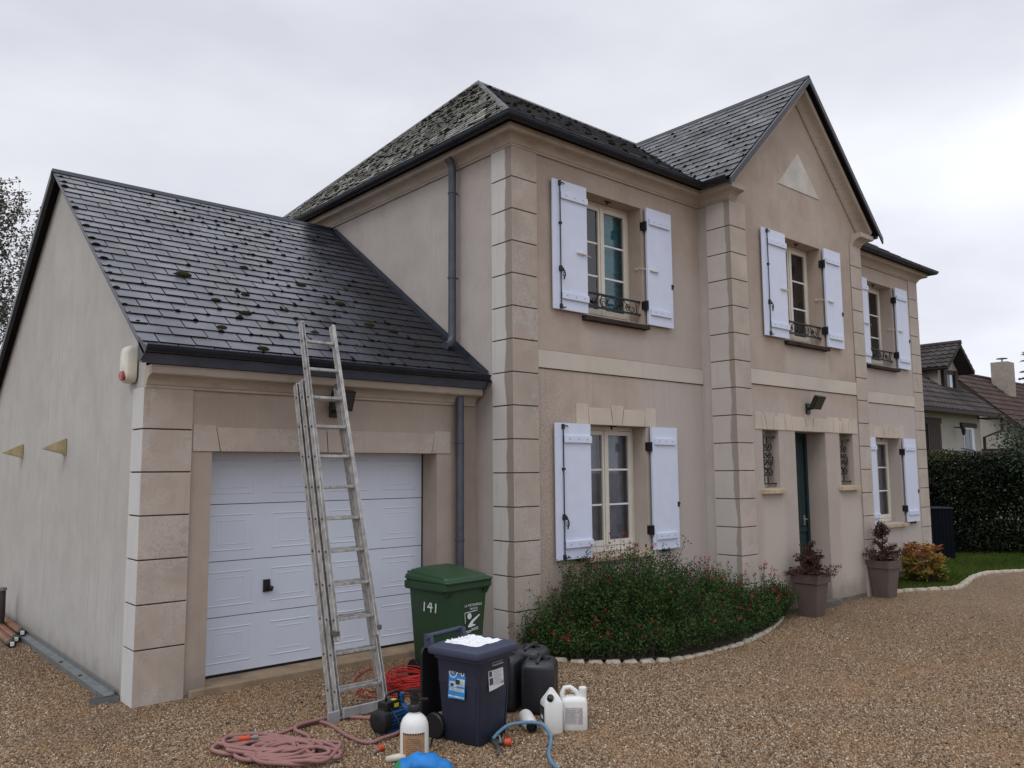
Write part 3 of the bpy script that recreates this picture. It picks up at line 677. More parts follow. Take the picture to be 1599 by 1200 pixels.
# ---------------- windows
def window(x0, x1, z0, z1, yf, curtain, sill='clean', railing=False):
    y = yf+.24; fw = .055
    mb = MB()
    # fixed frame
    mb.box(x0, x0+fw, y, y+.06, z0, z1); mb.box(x1-fw, x1, y, y+.06, z0, z1)
    mb.box(x0+fw, x1-fw, y, y+.06, z1-fw, z1); mb.box(x0+fw, x1-fw, y-.012, y+.06, z0, z0+fw+.02)
    xm = (x0+x1)/2
    for a, b in ((x0+fw+.003, xm-.002), (xm+.002, x1-fw-.003)):     # two sashes
        zz0, zz1 = z0+fw+.024, z1-fw-.003; sw = .06
        mb.box(a, a+sw, y-.018, y+.035, zz0, zz1); mb.box(b-sw, b, y-.018, y+.035, zz0, zz1)
        mb.box(a+sw, b-sw, y-.0175, y+.035, zz0, zz0+sw+.015); mb.box(a+sw, b-sw, y-.0175, y+.035, zz1-sw, zz1)
    mb.box(xm-.025, xm+.025, y-.03, y-.019, z0+fw+.024, z1-fw-.003)
    w = mb.build('window', m_frame, house, bevel=.004)
    for a, b in ((x0+fw+.063, xm-.062), (xm+.062, x1-fw-.063)):
        for k in (1, 2):
            gb_ = MB(); zc_ = z0+.155+(z1-z0-.27)*k/3; gb_.box(a, b, y+.001, y+.016, zc_-.012, zc_+.012); gb_.build('glazing_bar', m_gbar, w)
    for a, b in ((x0+fw+.06, xm-.06), (xm+.06, x1-fw-.06)): pb = MB(); pb.add([(a, y+.008, z0+.12), (b, y+.008, z0+.12), (b, y+.008, z1-.1), (a, y+.008, z1-.1)], [(0, 1, 2, 3)]); pb.build('pane', m_glass, w)
    cbm = MB()
    def cur(a, b, yy, amp, lam, zz0, zz1, horiz=False):
        n_ = int((b-a)/.012) if not horiz else int((zz1-zz0)/.012)
        for i in range(n_):
            if horiz:
                p, q = zz0+(zz1-zz0)*i/n_, zz0+(zz1-zz0)*(i+1)/n_
                f_ = lambda t: yy+amp*abs(math.sin(t/lam*math.pi))
                cbm.add([(a, f_(p), p), (b, f_(p), p), (b, f_(q), q), (a, f_(q), q)], [(0, 1, 2, 3)])
            else:
                p, q = a+(b-a)*i/n_, a+(b-a)*(i+1)/n_
                f_ = lambda t: yy+amp*math.sin(t/lam*2*math.pi)+amp*.5*math.sin(t/lam*5.1+1)
                cbm.add([(p, f_(p), zz0), (q, f_(q), zz0), (q, f_(q), zz1), (p, f_(p), zz1)], [(0, 1, 2, 3)])
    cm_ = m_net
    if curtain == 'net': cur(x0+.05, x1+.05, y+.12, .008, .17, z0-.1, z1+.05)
    elif curtain == 'teal': cur(xm+.17, x1+.05, y+.10, .03, .13, z0-.1, z1+.05, True); cm_ = m_teal
    elif curtain == 'dark': cur(xm-.2, x1+.05, y+.2, .025, .11, z0-.1, z1+.05); cm_ = m_net_dark
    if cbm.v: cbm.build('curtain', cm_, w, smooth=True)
    sb = MB()
    if sill == 'clean':
        sb.prism([(yf-.075, z0-.075), (yf+.25, z0-.075), (yf+.25, z0-.002), (yf-.075, z0-.02)], x0-.04, x1+.06, 0)
        sb.build('window_sill', m_sill, w, bevel=.004)
        s2 = MB(); s2.box(x0, x1, y-.03, y+.05, z0-.03, z0+.0); s2.build('sill_rail', m_frame, w)
    else:
        sb.prism([(yf-.085, z0-.09), (yf+.25, z0-.09), (yf+.25, z0-.002), (yf-.085, z0-.03)], x0-.05, x1+.05, 0)
        sb.build('window_sill', m_sill_dark, w, bevel=.004)
    st = MB(); xm_ = (x0+x1)/2      # shutter catch under the lintel head
    st.box(xm_-.05, xm_+.07, yf+.08, yf+.11, z1-.012, z1); st.box(xm_-.02, xm_+.0, yf+.085, yf+.10, z1-.05, z1-.01)
    st.build('shutter_stop', m_iron, w)
    if railing:
        rl = MB(); ry = yf+.055; ra, rb_ = x0, x1
        for zz in (z0+.135, z0+.315): rl.box(ra, rb_, ry-.018, ry+.018, zz-.011, zz+.011)
        zc0 = z0+.225; xm = (ra+rb_)/2; rr = .076
        def ring(cx, rad): rl.tube([(cx+rad*math.cos(t), ry, zc0+rad*math.sin(t)) for t in np.linspace(0, 2*math.pi, 21)[:-1]], .0065, 6, closed=True)
        def scroll(cx, s_, rad=.07, turns=1.6, ph=0):
            ts = np.linspace(0, turns*2*math.pi, 40)
            rl.tube([(cx+s_*rad*(1-.75*t/ts[-1])*math.cos(t+ph), ry, zc0-.02+rad*(1-.75*t/ts[-1])*math.sin(t+ph)) for t in ts], .0065, 6)
        ring(xm, rr)
        for s_ in (-1, 1):
            scroll(xm+s_*.15, s_, .072); ring(xm+s_*.155, .076)
            scroll(xm+s_*.33, s_, .055)
            sx = lambda q: xm+s_*q
            rl.tube([(sx(.24), ry, zc0+.08), (sx(.30), ry, zc0+.03), (sx(.37), ry, zc0-.05), (sx(.42), ry, zc0-.075), (sx(.47), ry, zc0-.045), (sx(.455), ry, zc0), (sx(.42), ry, zc0-.01)], .0065, 6)
            rl.tube([(sx(.50), ry, zc0+.08), (sx(.53), ry, zc0-.08)], .0065, 6)
        rl.build('window_railing', m_iron, w)
    return w
def shutter(x0, x1, z0, z1, yf, left, stay=False, grooves=False):
    y1 = yf-.035; y0 = y1-.032
    mb = MB(); n_ = 5
    a, b = (x0+.085, x1) if left else (x0, x1)
    mb.box(x0, x1, y0+.012, y1, z0, z1)
    n_ = 5 if grooves else 1
    for i in range(n_):
        p, q = a+(b-a)*i/n_, a+(b-a)*(i+1)/n_; mb.box(p+.0003, q-.0003, y0, y0+.012, z0, z1)
    o = mb.build('shutter', m_white, house, bevel=.0015)
    bt = MB(); ba, bb_ = (x0+.125, x1-.0) if left else (x0+.045, x1-.06)
    for zz in (z1-.155, z0+.225):
        bt = MB(); bt.box(ba, bb_, y0-.026, y0-.001, zz-.09, zz+.0); bt.build('batten', m_white, o, bevel=.005)
    for zz in (z1-.20, z0+.18):
        for k in range(3): sc_ = MB(); sc_.lathe([(.006, 0), (.006, .004)], (0, 0, 0), 8, Matrix.Translation((ba+(bb_-ba)*(.18+.32*k), y0-.0255, zz)) @ Matrix.Rotation(R(90), 4, 'X')); sc_.build('screw', m_iron, o)
    if left:
        rd = MB(); xr = x0+.11; yr = y0-.016
        rd.tube([(xr, yr, z0+.03), (xr, yr, z1-.04)], .0075, 8)
        for zz in (z0+.035, z1-.045): rd.tube([(xr-.01, yr, zz), (xr+.06, yr, zz+(.012 if zz > z0+1 else -.012)), (xr+.085, yr, zz)], .007, 6); rd.box(xr-.018, xr+.018, yr-.01, y0, zz-.03, zz+.03)
        for zz in (z0+.25*(z1-z0)+.12, z0+.66*(z1-z0)): rd.box(xr-.02, xr+.02, yr-.012, y0, zz-.014, zz+.014)
        zh = z0+.29*(z1-z0)
        rd.box(xr-.025, xr+.04, yr-.014, y0, zh+.0, zh+.045)
        rd.tube([(xr+.03, yr-.02, zh+.02), (xr+.045, yr-.03, zh-.03), (xr+.035, yr-.03, zh-.075), (xr+.03, yr-.025, zh-.11)], .009, 8)
        rd.tube([(xr+.03+.022*math.cos(t), yr-.03, zh-.05+.03*math.sin(t)) for t in np.linspace(0, 2*math.pi, 13)[:-1]], .005, 6, closed=True)
        rd.build('latch_rod', m_iron, o)
    else:
        for zz in (z1-.27, z0+.27): hg = MB(); hg.box(x0-.045, x0+.004, y0-.002, yf+.02, zz-.06, zz+.06); hg.tube([(x0-.02, y0-.008, zz-.065), (x0-.02, y0-.008, zz+.065)], .01, 8); hg.build('hinge', m_iron, o)
        lt = MB(); zz = z0+.36*(z1-z0); lt.box(x1-.03, x1+.004, y0-.012, y0, zz-.035, zz+.035); lt.box(x1-.018, x1+.006, y0-.02, y0, zz+.0, zz+.018); lt.build('latch', m_iron, o)
    if stay:
        sy = MB(); zz = z0+.46*(z1-z0)
        if left: sy.box(x1-.20, x1-.04, y0-.03, y0-.008, zz-.012, zz+.012); sy.tube([(x1-.12, y0-.03, zz), (x1+.06, y0-.01, zz-.02)], .006, 6)
        else: sy.box(x0+.05, x0+.22, y0-.03, y0-.008, zz-.012, zz+.012); sy.tube([(x0+.12, y0-.03, zz), (x0-.09, yf-.0, zz+.03), (x0-.05-.03, yf+.09, zz+.035)], .006, 6); sy.lathe([(.016, -.016), (.016, .016)], (x0-.055, yf+.09, zz+.035), 8)
        sy.build('shutter_stay', m_frame, o, bevel=.002)
    else:
        hk = MB(); xx = (x0+x1)/2+(.12 if left else 0); hk.box(xx-.05, xx+.05, y0-.012, yf+.02, z0-.035, z0-.008); hk.tube([(xx, y0-.014, z0-.055), (xx+.01, y0-.016, z0-.01), (xx, y0-.016, z0+.012)], .008, 6); hk.build('shutter_hook', m_iron, o)
    return o
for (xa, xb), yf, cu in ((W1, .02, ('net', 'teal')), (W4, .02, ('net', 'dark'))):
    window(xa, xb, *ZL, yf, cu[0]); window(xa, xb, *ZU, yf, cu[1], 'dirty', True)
    for z0, z1, st in ((ZL[0]-.005, ZL[1], False), (ZU[0]-.01, ZU[1]+.01, True)):
        shutter(xa-.615, xa, z0, z1, yf, True, st); shutter(xb+.045, xb+.605, z0, z1, yf, False, st)
window(*W3, *ZU, -.54, 'dark', 'dirty', True)
shutter(4.575, 5.235, ZU[0]-.01, ZU[1]+.01, -.54, True, True); shutter(6.475, 7.03, ZU[0]-.01, ZU[1]+.01, -.54, False, True, True)
# narrow side windows of the entrance with wrought iron grilles
for xa, xb in ((4.46, 4.91), (6.81, 7.28)):
    z0, z1, yf = 1.72, 2.585, -.54
    mb = MB(); y = yf+.22
    mb.box(xa, xa+.05, y, y+.05, z0, z1); mb.box(xb-.05, xb, y, y+.05, z0, z1); mb.box(xa+.05, xb-.05, y, y+.05, z0, z0+.05); mb.box(xa+.05, xb-.05, y, y+.05, z1-.05, z1)
    w = mb.build('side_window', m_frame, house, bevel=.003)
    p = MB(); p.add([(xa+.05, y+.02, z0+.05), (xb-.05, y+.02, z0+.05), (xb-.05, y+.02, z1-.05), (xa+.05, y+.02, z1-.05)], [(0, 1, 2, 3)]); p.build('pane', m_glass, w)
    s_ = MB(); s_.prism([(yf-.08, z0-.085), (yf+.22, z0-.085), (yf+.22, z0-.002), (yf-.08, z0-.02)], xa-.08, xb+.06, 0); s_.build('window_sill', m_sill, w, bevel=.004)
    gr_ = MB(); ry = yf+.07; xc = (xa+xb)/2
    for zz in (z0+.06, z1-.10): gr_.box(xa, xb, ry-.012, ry+.012, zz-.01, zz+.01)
    def arc(cx, cz, r0, r1, t0, t1, n_=18): gr_.tube([(cx+(r0+(r1-r0)*k/n_)*math.cos(t0+(t1-t0)*k/n_), ry, cz+(r0+(r1-r0)*k/n_)*math.sin(t0+(t1-t0)*k/n_)) for k in range(n_+1)], .010, 6)
    gr_.tube([(xc, ry, z0+.06), (xc, ry, z0+.2)], .010, 6); gr_.tube([(xc, ry, z1-.22), (xc, ry, z1-.10)], .010, 6)
    for s2 in (-1, 1):
        arc(xc+s2*.07, z0+.22, .07, .02, R(180) if s2 > 0 else 0, (R(180) if s2 > 0 else 0)-s2*R(420))
        arc(xc+s2*.07, z1-.25, .07, .02, R(180) if s2 > 0 else 0, (R(180) if s2 > 0 else 0)+s2*R(420))
        arc(xc, (z0+z1)/2, .15, .15, R(90-75*s2*1) if s2 > 0 else R(165), R(-75) if s2 > 0 else R(300))
        arc(xc+s2*.06, (z0+z1)/2+.06, .055, .015, R(180) if s2 > 0 else 0, (R(180) if s2 > 0 else 0)+s2*R(400))
        arc(xc+s2*.06, (z0+z1)/2-.06, .055, .015, R(180) if s2 > 0 else 0, (R(180) if s2 > 0 else 0)-s2*R(400))
    gr_.build('iron_grille', m_iron, w)
# front door
db = MB(); dy = -.54+.36
db.box(5.39, 6.34, dy, dy+.06, .0, 2.585)
db.box(5.39, 5.45, dy-.03, dy, .0, 2.585); db.box(6.28, 6.34, dy-.03, dy, .0, 2.585); db.box(5.45, 6.28, dy-.03, dy, 2.52, 2.585)
for k in range(7): db.box(5.52+.10*k, 5.612+.10*k, dy-.022, dy, 1.08, 2.42)
db.box(5.50, 6.23, dy-.035, dy, .98, 1.05); db.box(5.55, 6.18, dy-.02, dy, .30, .60); db.box(5.55, 6.18, dy-.02, dy, .66, .94)
d = db.build('front_door', m_greendoor, house, bevel=.005)
hb = MB(); hb.tube([(6.16, dy-.02, 1.18), (6.16, dy-.075, 1.18), (6.05, dy-.075, 1.18)], .010, 8); hb.box(6.14, 6.18, dy-.03, dy-.02, 1.08, 1.24); hb.build('handle', simple('satin_metal', (.5, .5, .48), .3, .5, .9), d, bevel=.002)
hb = MB(); hb.box(5.62, 5.90, dy-.042, dy-.035, .84, .89); hb.build('letter_plate', simple('pale_metal', (.4, .42, .42), .35, .5, .8), d)
stp = MB(); stp.box(5.33, 6.42, -.66, -.05, -.25, -.075); stp.build('door_step', m_plinth, house, bevel=.006)
# garage door
gd = MB(); gy = 1.02; gx0, gx1 = -3.28, -.585
zs = [.015, .57, 1.12, 1.69, 2.24]
for i in range(4):
    za, zb_ = zs[i]+.004, zs[i+1]-.004
    gd.box(gx0, gx1, gy, gy+.04, za, zb_)
    for k in range(4):
        cw = (gx1-gx0)/4; ca, cb_ = gx0+cw*k+.10, gx0+cw*(k+1)-.10
        a2, b2_, c2, d2 = za+.095, zb_-.095, ca, cb_
        for (ins, yo, wd) in ((0, .0055, .020), (.085, .004, .013)):
            x0, x1, z0, z1 = c2+ins, d2-ins, a2+ins*.72, b2_-ins*.72
            # raised moulding ring (sloped on both sides)
            yo_ = yo
            for (p, q, r_, s_) in (((x0, z0), (x1, z0), (x1-wd, z0+wd), (x0+wd, z0+wd)), ((x1, z0), (x1, z1), (x1-wd, z1-wd), (x1-wd, z0+wd)), ((x1, z1), (x0, z1), (x0+wd, z1-wd), (x1-wd, z1-wd)), ((x0, z1), (x0, z0), (x0+wd, z0+wd), (x0+wd, z1-wd))):
                mid = [((p[0]+s_[0])/2, (p[1]+s_[1])/2), ((q[0]+r_[0])/2, (q[1]+r_[1])/2)]
                yo = .0016 if p[0] == q[0] else yo_
                gd.add([(p[0], gy-.0002, p[1]), (q[0], gy-.0002, q[1]), (mid[1][0], gy-yo, mid[1][1]), (mid[0][0], gy-yo, mid[0][1]), (r_[0], gy-.0002, r_[1]), (s_[0], gy-.0002, s_[1])], [(0, 1, 2, 3), (3, 2, 4, 5)])
gdo = gd.build('garage_door', m_gdoor, house)
sl_ = MB(); sl_.box(gx0, gx1, gy+.005, gy+.045, -.03, .018); sl_.box(gx1-.012, gx1, gy-.012, gy+.04, .0, 2.24); sl_.box(gx0, gx1, gy+.012, gy+.03, .02, 2.2); sl_.build('door_seal', m_seal, gdo)
hh = MB(); hh.loft([rring(.038, .012, .01, z, -2.555, gy-.012) for z in (.775, .79, .885, .90)]); hh.tube([(-2.54, gy-.03, .815), (-2.50, gy-.045, .80)], [.03, .026], 12); hh.build('door_handle', m_black, gdo, smooth=True, auto=40)
th = MB(); th.box(GX+.5, -.40, GY-.02, gy+.05, -.25, -.01); th.build('door_threshold', m_concrete, house, bevel=.01)
for q in ((GX+.012, -3.30, GY+.008, GY+.02, -.25, -.045), (-.58, .0, GY+.008, GY+.02, -.25, -.045), (GX+.004, GX+.015, 1.03, 8.2, -.25, -.03), (4.20, 5.33, -.548, -.54, -.3, -.10), (6.42, 7.5, -.548, -.54, -.3, -.10), (7.905, 11.23, .01, .02, -.3, -.02)):
    pl = MB(); pl.box(*q); pl.build('plinth', m_plinth, house)

# moss on the roofs
m_moss = leaf_mat('roof_moss', [(.006, .006, .005), (.012, .012, .006), (.026, .026, .009), (.042, .024, .010)], .95, .08, 0)
ms = MB()
def blob(mb, c, n_, U, r1, r2, h):
    c = Vector(c); U = U.normalized(); Vv = n_.cross(U); k = 8
    rings = []
    for (f_, hh_) in ((1., 0), (.85, .5), (.45, .9)):
        rings.append([c+U*r1*f_*math.cos(2*math.pi*i/k)*random.uniform(.8, 1.2)+Vv*r2*f_*math.sin(2*math.pi*i/k)*random.uniform(.8, 1.2)+n_*h*hh_ for i in range(k)])
    mb.loft(rings)
Ng = Vector((0, -RS, 1)).normalized(); Vg = Vector((0, 1, RS)).normalized()
def gp(u, v): return Vector((GL+u, ge, 3.10))+Vg*v+Ng*.008
GH = .19
rows = int(Lg/GH)
for i in range(640):
    r_ = random.randrange(0, rows); v = r_*GH+random.uniform(-.01, .012)
    u = random.triangular(.1, 4.0, 2.6)
    if u < 1.2 and random.random() < .5: continue
    k = round((u-(r_ % 2)*.17)/.34)
    if random.random() < .72: u = k*.34+(r_ % 2)*.17+random.uniform(-.02, .02)
    if not 0 < u < 4.0: continue
    s_ = random.choice([.4, .5, .6, .7, .9, 1.2])*.018; ms.ct = random.random()*.42 if random.random() < .85 else .65
    blob(ms, gp(u, v), Ng, Vector((1, 0, 0)), s_*1.5, s_, s_*.9)
    if random.random() < .2: blob(ms, gp(u+.01, v+.04), Ng, Vector((0, 1, RS)), s_*2.4, s_*.7, s_*.7)
for (u, v, s_, t) in ((.85, 1.95, .085, .75), (1.30, 1.10, .06, .7), (1.05, 1.35, .05, .6), (1.47, 1.62, .05, .55), (2.4, 2.2, .06, .6), (2.9, 1.2, .07, .62), (2.75, 1.75, .07, .6), (3.2, 1.1, .06, .6), (.9, .66, .05, .9), (1.2, .25, .06, .55), (3.35, .75, .05, .7), (2.0, .8, .045, .6), (1.75, 2.5, .05, .5)):
    ms.ct = t; blob(ms, gp(u, v), Ng, Vector((1, 0, 0)), s_*1.2, s_*.6, s_*.5)
for r_ in range(3, rows):
    if random.random() < .6:
        ms.ct = random.uniform(.1, .6); s_ = random.uniform(.012, .034); blob(ms, gp(.03+random.uniform(0, .05), r_*GH+random.uniform(0, .03)), Ng, Vector((1, 0, 0)), s_*1.5, s_*.7, s_*.7)
Nf = Vector((0, -(RZ-EZ), RY+.28)).normalized()
for i in range(150):
    v = random.randrange(0, 20)*.22; a = 2.6*v/Lf; u = random.uniform(a, 6.2)
    ms.ct = random.random()*.5; s_ = random.uniform(.012, .035); blob(ms, Vector(F0)+Vector((u, 0, 0))+Vf*v+Nf*.01, Nf, Vector((1, 0, 0)), s_*1.4, s_, s_)
Nl = Vector((-(RZ-EZ), 0, RX+.28)).normalized()
for i in range(420):
    v = random.randrange(0, 26)*.135; u = random.uniform(3.78*v/Ll+.05, 7.5-3.78*v/Ll)
    ms.ct = random.random()*.45; s_ = random.uniform(.012, .027); blob(ms, Vector(F0)+Vector((0, u, 0))+Vl*v+Nl*.016, Nl, Vector((0, 1, 0)), s_*random.uniform(1, 3.2), s_*.6, s_*.6)
Nb = Vector((-(AZ-6.2), 0, AX-XL)).normalized(); Vb = Vector((AX-XL, 0, AZ-6.2)).normalized()
for i in range(110):
    r_ = random.randrange(0, 16); v = r_*.2; u = random.uniform(.05, .5+3.3*v/Lb)
    if u > .2: u = round(u/.165)*.165
    ms.ct = random.random()*.3; s_ = random.uniform(.008, .022); blob(ms, Vector((XL, Vy, 6.2))+Vector((0, u, 0))+Vb*v+Nb*.012, Nb, Vector((0, 1, 0)) if random.random() < .6 else Vb, s_*1.9, s_*.8, s_)
tag(ms.build('roof_moss', m_moss, smooth=True), 'dark green and brown moss tufts growing on the slate roofs', 'moss', kind='stuff')
#PART2
# ------------------------------------------------------------------ things fixed to the house but separate
def floodlight(loc, rz, tilt, label):
    t = thing('floodlight', loc, rz, label, 'floodlight', 'floodlights on the front walls')
    b = MB(); b.box(-.055, .055, -.03, .0, -.085, .085); b.build('wall_plate', m_black, t, local=True, bevel=.006)
    a = MB(); a.tube([(0, -.03, .0), (.0, -.09, .0), (.0, -.15, .06)], .022, 10); a.build('arm', m_black, t, local=True)
    Mx = Matrix.Translation((0, -.19, .09)) @ Matrix.Rotation(R(tilt), 4, 'X')
    h = MB(); h.box(-.13, .13, -.03, .03, -.11, .11, Mx)
    for k in range(7): h.box(-.11+.034*k, -.104+.034*k, .03, .05, -.09, .09, Mx)
    h.build('lamp_housing', m_black, t, local=True, bevel=.008)
    g_ = MB(); g_.box(-.115, .115, -.034, -.031, -.095, .095, Mx); g_.build('lamp_glass', simple('frosted_lens', (.035, .036, .035), .3, .4), t, local=True)
    return t
floodlight((5.80, -.54, 2.955), 0, 28, 'black floodlight on the wall above the green front door')
floodlight((-1.97, GY+.02, 2.68), 0, 20, 'black floodlight under the garage cornice, half hidden by the ladder')
t = thing('alarm_siren', (GX, 1.06, 3.05), 0, 'cream alarm siren box with a red lens at the top corner of the garage gable', 'alarm siren')
b = MB(); rings = []
for f_, xo in ((1, .0), (1, -.05), (.9, -.085), (.6, -.10)):
    rings.append([Vector((xo, p.x*f_, p.y*f_)) for p in rring(.13, .18, .07, 0)])
b.loft(rings); b.build('siren_case', simple('cream_plastic', (.62, .60, .52), .4), t, local=True, smooth=True, auto=50, bevel=.004)
b = MB(); rings = []
for f_, xo in ((1, -.05), (1, -.075), (.7, -.108)):
    rings.append([Vector((xo, p.x*f_, -.11+p.y*f_)) for p in rring(.10, .055, .04, 0)])
b.loft(rings); b.build('red_lens', simple('red_lens', (.30, .03, .02), .25), t, local=True, smooth=True, auto=50)
m_wood = simple('pale_pine', (.46, .37, .22), .7, scale=9, var=.25)
for yb, lab in ((6.05, 'small pale wooden shelf bracket on the gable wall, the one nearer the back'), (3.60, 'small pale wooden shelf bracket on the gable wall, the one nearer the front corner')):
    t = thing('wall_bracket', (GX+.01, yb, 2.33), 0, lab, 'bracket', 'wooden brackets on the gable wall')
    b = MB(); b.box(-.02, 0, -.05, .05, -.10, .10); b.build('back_plate', m_wood, t, local=True, bevel=.003)
    b = MB(); b.prism([(-.24, -.02), (-.02, .09), (-.02, -.06)], -.05, -.03, 1); b.build('side_board', m_wood, t, local=True)
    b = MB(); b.prism([(-.24, -.02), (-.02, .09), (-.02, -.06)], .03, .05, 1); b.build('side_board', m_wood, t, local=True)
    b = MB(); b.prism([(-.23, -.030), (-.02, -.085), (-.02, -.065), (-.21, -.018)], -.055, .055, 1); b.build('bottom_board', m_wood, t, local=True)

# ------------------------------------------------------------------ ladder
m_alu = simple('worn_aluminium', (.42, .41, .395), .5, .5, .4, var=.3, scale=14, dirt=(.12, .09, .07), bump=.1)
m_alu_d = simple('dull_aluminium', (.16, .155, .15), .5, .5, .5, var=.3, scale=14, dirt=(.10, .08, .06))
lad = thing('extension_ladder', (-2.53, -.88, -.07), 0, 'worn aluminium extension ladder leaning on the garage gutter', 'ladder')
def ly(z): return -.90+.333*z
def lx(z, s_): return (-2.735+.031*z) if s_ < 0 else (-2.30+.012*z)
def section(off, wx, z0, z1, rungs):
    nx = 0
    o0 = None
    for s_ in (-1, 1):
        b = MB()
        P = lambda z, a, c: (lx(z, s_)+s_*wx+a, ly(z)+off+c*.95, z-c*.3)
        zz = [z0, z1]
        vs = [P(z, a, c) for z in zz for a, c in ((-.013, -.034), (.013, -.034), (.013, .034), (-.013, .034))]
        b.add(vs, [(0, 1, 5, 4), (1, 2, 6, 5), (2, 3, 7, 6), (3, 0, 4, 7), (3, 2, 1, 0), (4, 5, 6, 7)])
        # flanges
        for c in (-.034, .030):
            vs = [P(z, a, cc) for z in (z0+.01, z1-.01) for a, cc in ((-.018, c), (.018, c), (.018, c+.004), (-.018, c+.004))]
            b.add(vs, [(0, 1, 5, 4), (1, 2, 6, 5), (2, 3, 7, 6), (3, 0, 4, 7), (3, 2, 1, 0), (4, 5, 6, 7)])
        o = b.build('stile', m_alu, lad, bevel=.002)
        for z in rungs: b = MB(); b.lathe([(.010, -.004), (.010, .004)], (0, 0, 0), 8, Matrix.Translation(P(z, s_*.016, 0)) @ Matrix.Rotation(R(90), 4, 'Y')); b.build('rung_end', m_joint, o)
    for z in rungs:
        b = MB(); xa, xb = lx(z, -1)-wx+.013, lx(z, 1)+wx-.013; yy = ly(z)+off
        b.prism([(yy-.017, z-.010), (yy+.017, z-.016), (yy+.017, z+.010), (yy-.017, z+.016)], xa, xb, 0)
        b.build('rung', m_alu, lad, bevel=.003)
zr = [.15+.2865*k for k in range(12)]
section(.13, .030, -.06, 2.87, [z for z in zr if z < 2.9])
section(.045, .012, -.06, 2.90, [z for z in zr if z < 2.9])
section(-.035, -.012, .55, 3.50, [z for z in zr if z > .6])
b = MB(); b.box(-2.74, -2.27, -.935, -.91, -.045, .035); b.box(-2.87, -2.755, -.905, -.885, -.075, .02); b.box(-2.31, -2.21, -.93, -.80, -.075, -.0); b.build('stabiliser_bar', simple('bright_aluminium', (.42, .43, .45), .45, .5, .4, dirt=(.2, .18, .16)), lad, bevel=.004)
for (z, off) in ((2.87, .05), (.62, -.03)):
    for s_ in (-1, 1):
        b = MB(); x_ = lx(z, s_); b.box(x_-.02, x_+.02, ly(z)+off-.05, ly(z)+off+.03, z-.022, z+.022); b.build('guide_bracket', m_alu_d, lad, bevel=.004)

# ------------------------------------------------------------------ text on things
def text(parent, body, size, M, mat, name='lettering'):
    c = bpy.data.curves.new(name, 'FONT'); c.body = body; c.size = size; c.align_x = 'CENTER'; c.align_y = 'CENTER'; c.extrude = .0004
    o = bpy.data.objects.new(name, c); col.objects.link(o)
    dg = bpy.context.evaluated_depsgraph_get(); me = bpy.data.meshes.new_from_object(o.evaluated_get(dg)); me.name = name
    bpy.data.objects.remove(o)
    me.transform(M); me.materials.clear(); me.materials.append(mat)
    o = bpy.data.objects.new(name, me); col.objects.link(o); o.parent = parent; return o
m_print = simple('white_print', (.62, .64, .66), .6)
m_grey_print = simple('grey_print', (.25, .25, .27), .7)
m_ink = simple('black_print', (.02, .02, .02), .7)

# ------------------------------------------------------------------ wheelie bins (local frame: front faces -y, origin at base centre)
def bin_shell(mb, w0, d0, w1, d1, h, t=.012, open_top=False):
    pts = lambda w, d, z, r_=.04: rring(w/2, d/2, r_, z)
    rings = [pts(w0-.02, d0-.02, 0), pts(w0, d0, .012)]+[pts(w0+(w1-w0)*f_, d0+(d1-d0)*f_, h*f_) for f_ in (.25, .5, .75, .97)]
    rings += [pts(w1+.0, d1, h)]
    if open_top:
        rings += [pts(w1-2*t, d1-2*t, h), pts(w1-2*t, d1-2*t, h-.25)]
    mb.loft(rings)
def wheels(t, w, y, r_, mat):
    for s_ in (-1, 1):
        b = MB(); Mx = Matrix.Translation((s_*(w/2-.0), y, r_)) @ Matrix.Rotation(R(90), 4, 'Y')
        b.lathe([(r_*.55, -.022), (r_*.9, -.024), (r_, -.016), (r_, .016), (r_*.9, .024), (r_*.55, .022), (r_*.5, .008), (.02, .008), (.02, -.008), (r_*.5, -.008)], (0, 0, 0), 24, Mx)
        b.build('wheel', mat, t, local=True, smooth=True, auto=40)
    b = MB(); b.tube([(-w/2, y, r_), (w/2, y, r_)], .012, 8); b.build('axle', m_iron, t, local=True)
# green bin
m_gbin = simple('green_bin_plastic', (.018, .055, .022), .42, .45, var=.12, scale=5, bump=.1)
gbz = R(6)
gb_t = thing('wheelie_bin', (-1.235, -.375, gz(-1.2)), gbz, 'dark green wheeled bin with closed lid and number 141 beside the garage door', 'wheelie bin')
b = MB(); bin_shell(b, .48, .46, .60, .56, .97)
o = b.build('bin_body', m_gbin, gb_t, local=True, smooth=True, auto=40)
b = MB(); b.loft([rring(.325, .30, .03, .90, 0, .0), rring(.335, .31, .03, .915, 0, 0), rring(.335, .31, .03, .975, 0, 0), rring(.32, .295, .03, .985, 0, 0)]); b.build('rim', m_gbin, gb_t, local=True, bevel=.004)
b = MB()
def gl_ring(hx, y0, y1, zf, zb_, r_=.05):
    hy = (y1-y0)/2; cy = (y0+y1)/2
    return [Vector((p.x, p.y, zf+(zb_-zf)*((p.y-y0)/(y1-y0)))) for p in rring(hx, hy, r_, 0, 0, cy)]
b.loft([gl_ring(.32, -.325, .30, .970, .985), gl_ring(.333, -.338, .31, .985, 1.0), gl_ring(.330, -.335, .31, 1.0, 1.04), gl_ring(.29, -.29, .28, 1.012, 1.06), gl_ring(.285, -.285, .275, 1.03, 1.085), gl_ring(.20, -.20, .2, 1.05, 1.11)])
b.build('bin_lid', m_gbin, gb_t, local=True, smooth=True, auto=60, bevel=.003)
b = MB(); b.tube([(-.26, .32, .99), (-.26, .36, 1.0), (.26, .36, 1.0), (.26, .32, .99)], .014, 8)
for x_ in (-.2, .2): b.box(x_-.03, x_+.03, .28, .37, 1.0, 1.06)
b.build('hinge_handle', m_gbin, gb_t, local=True)
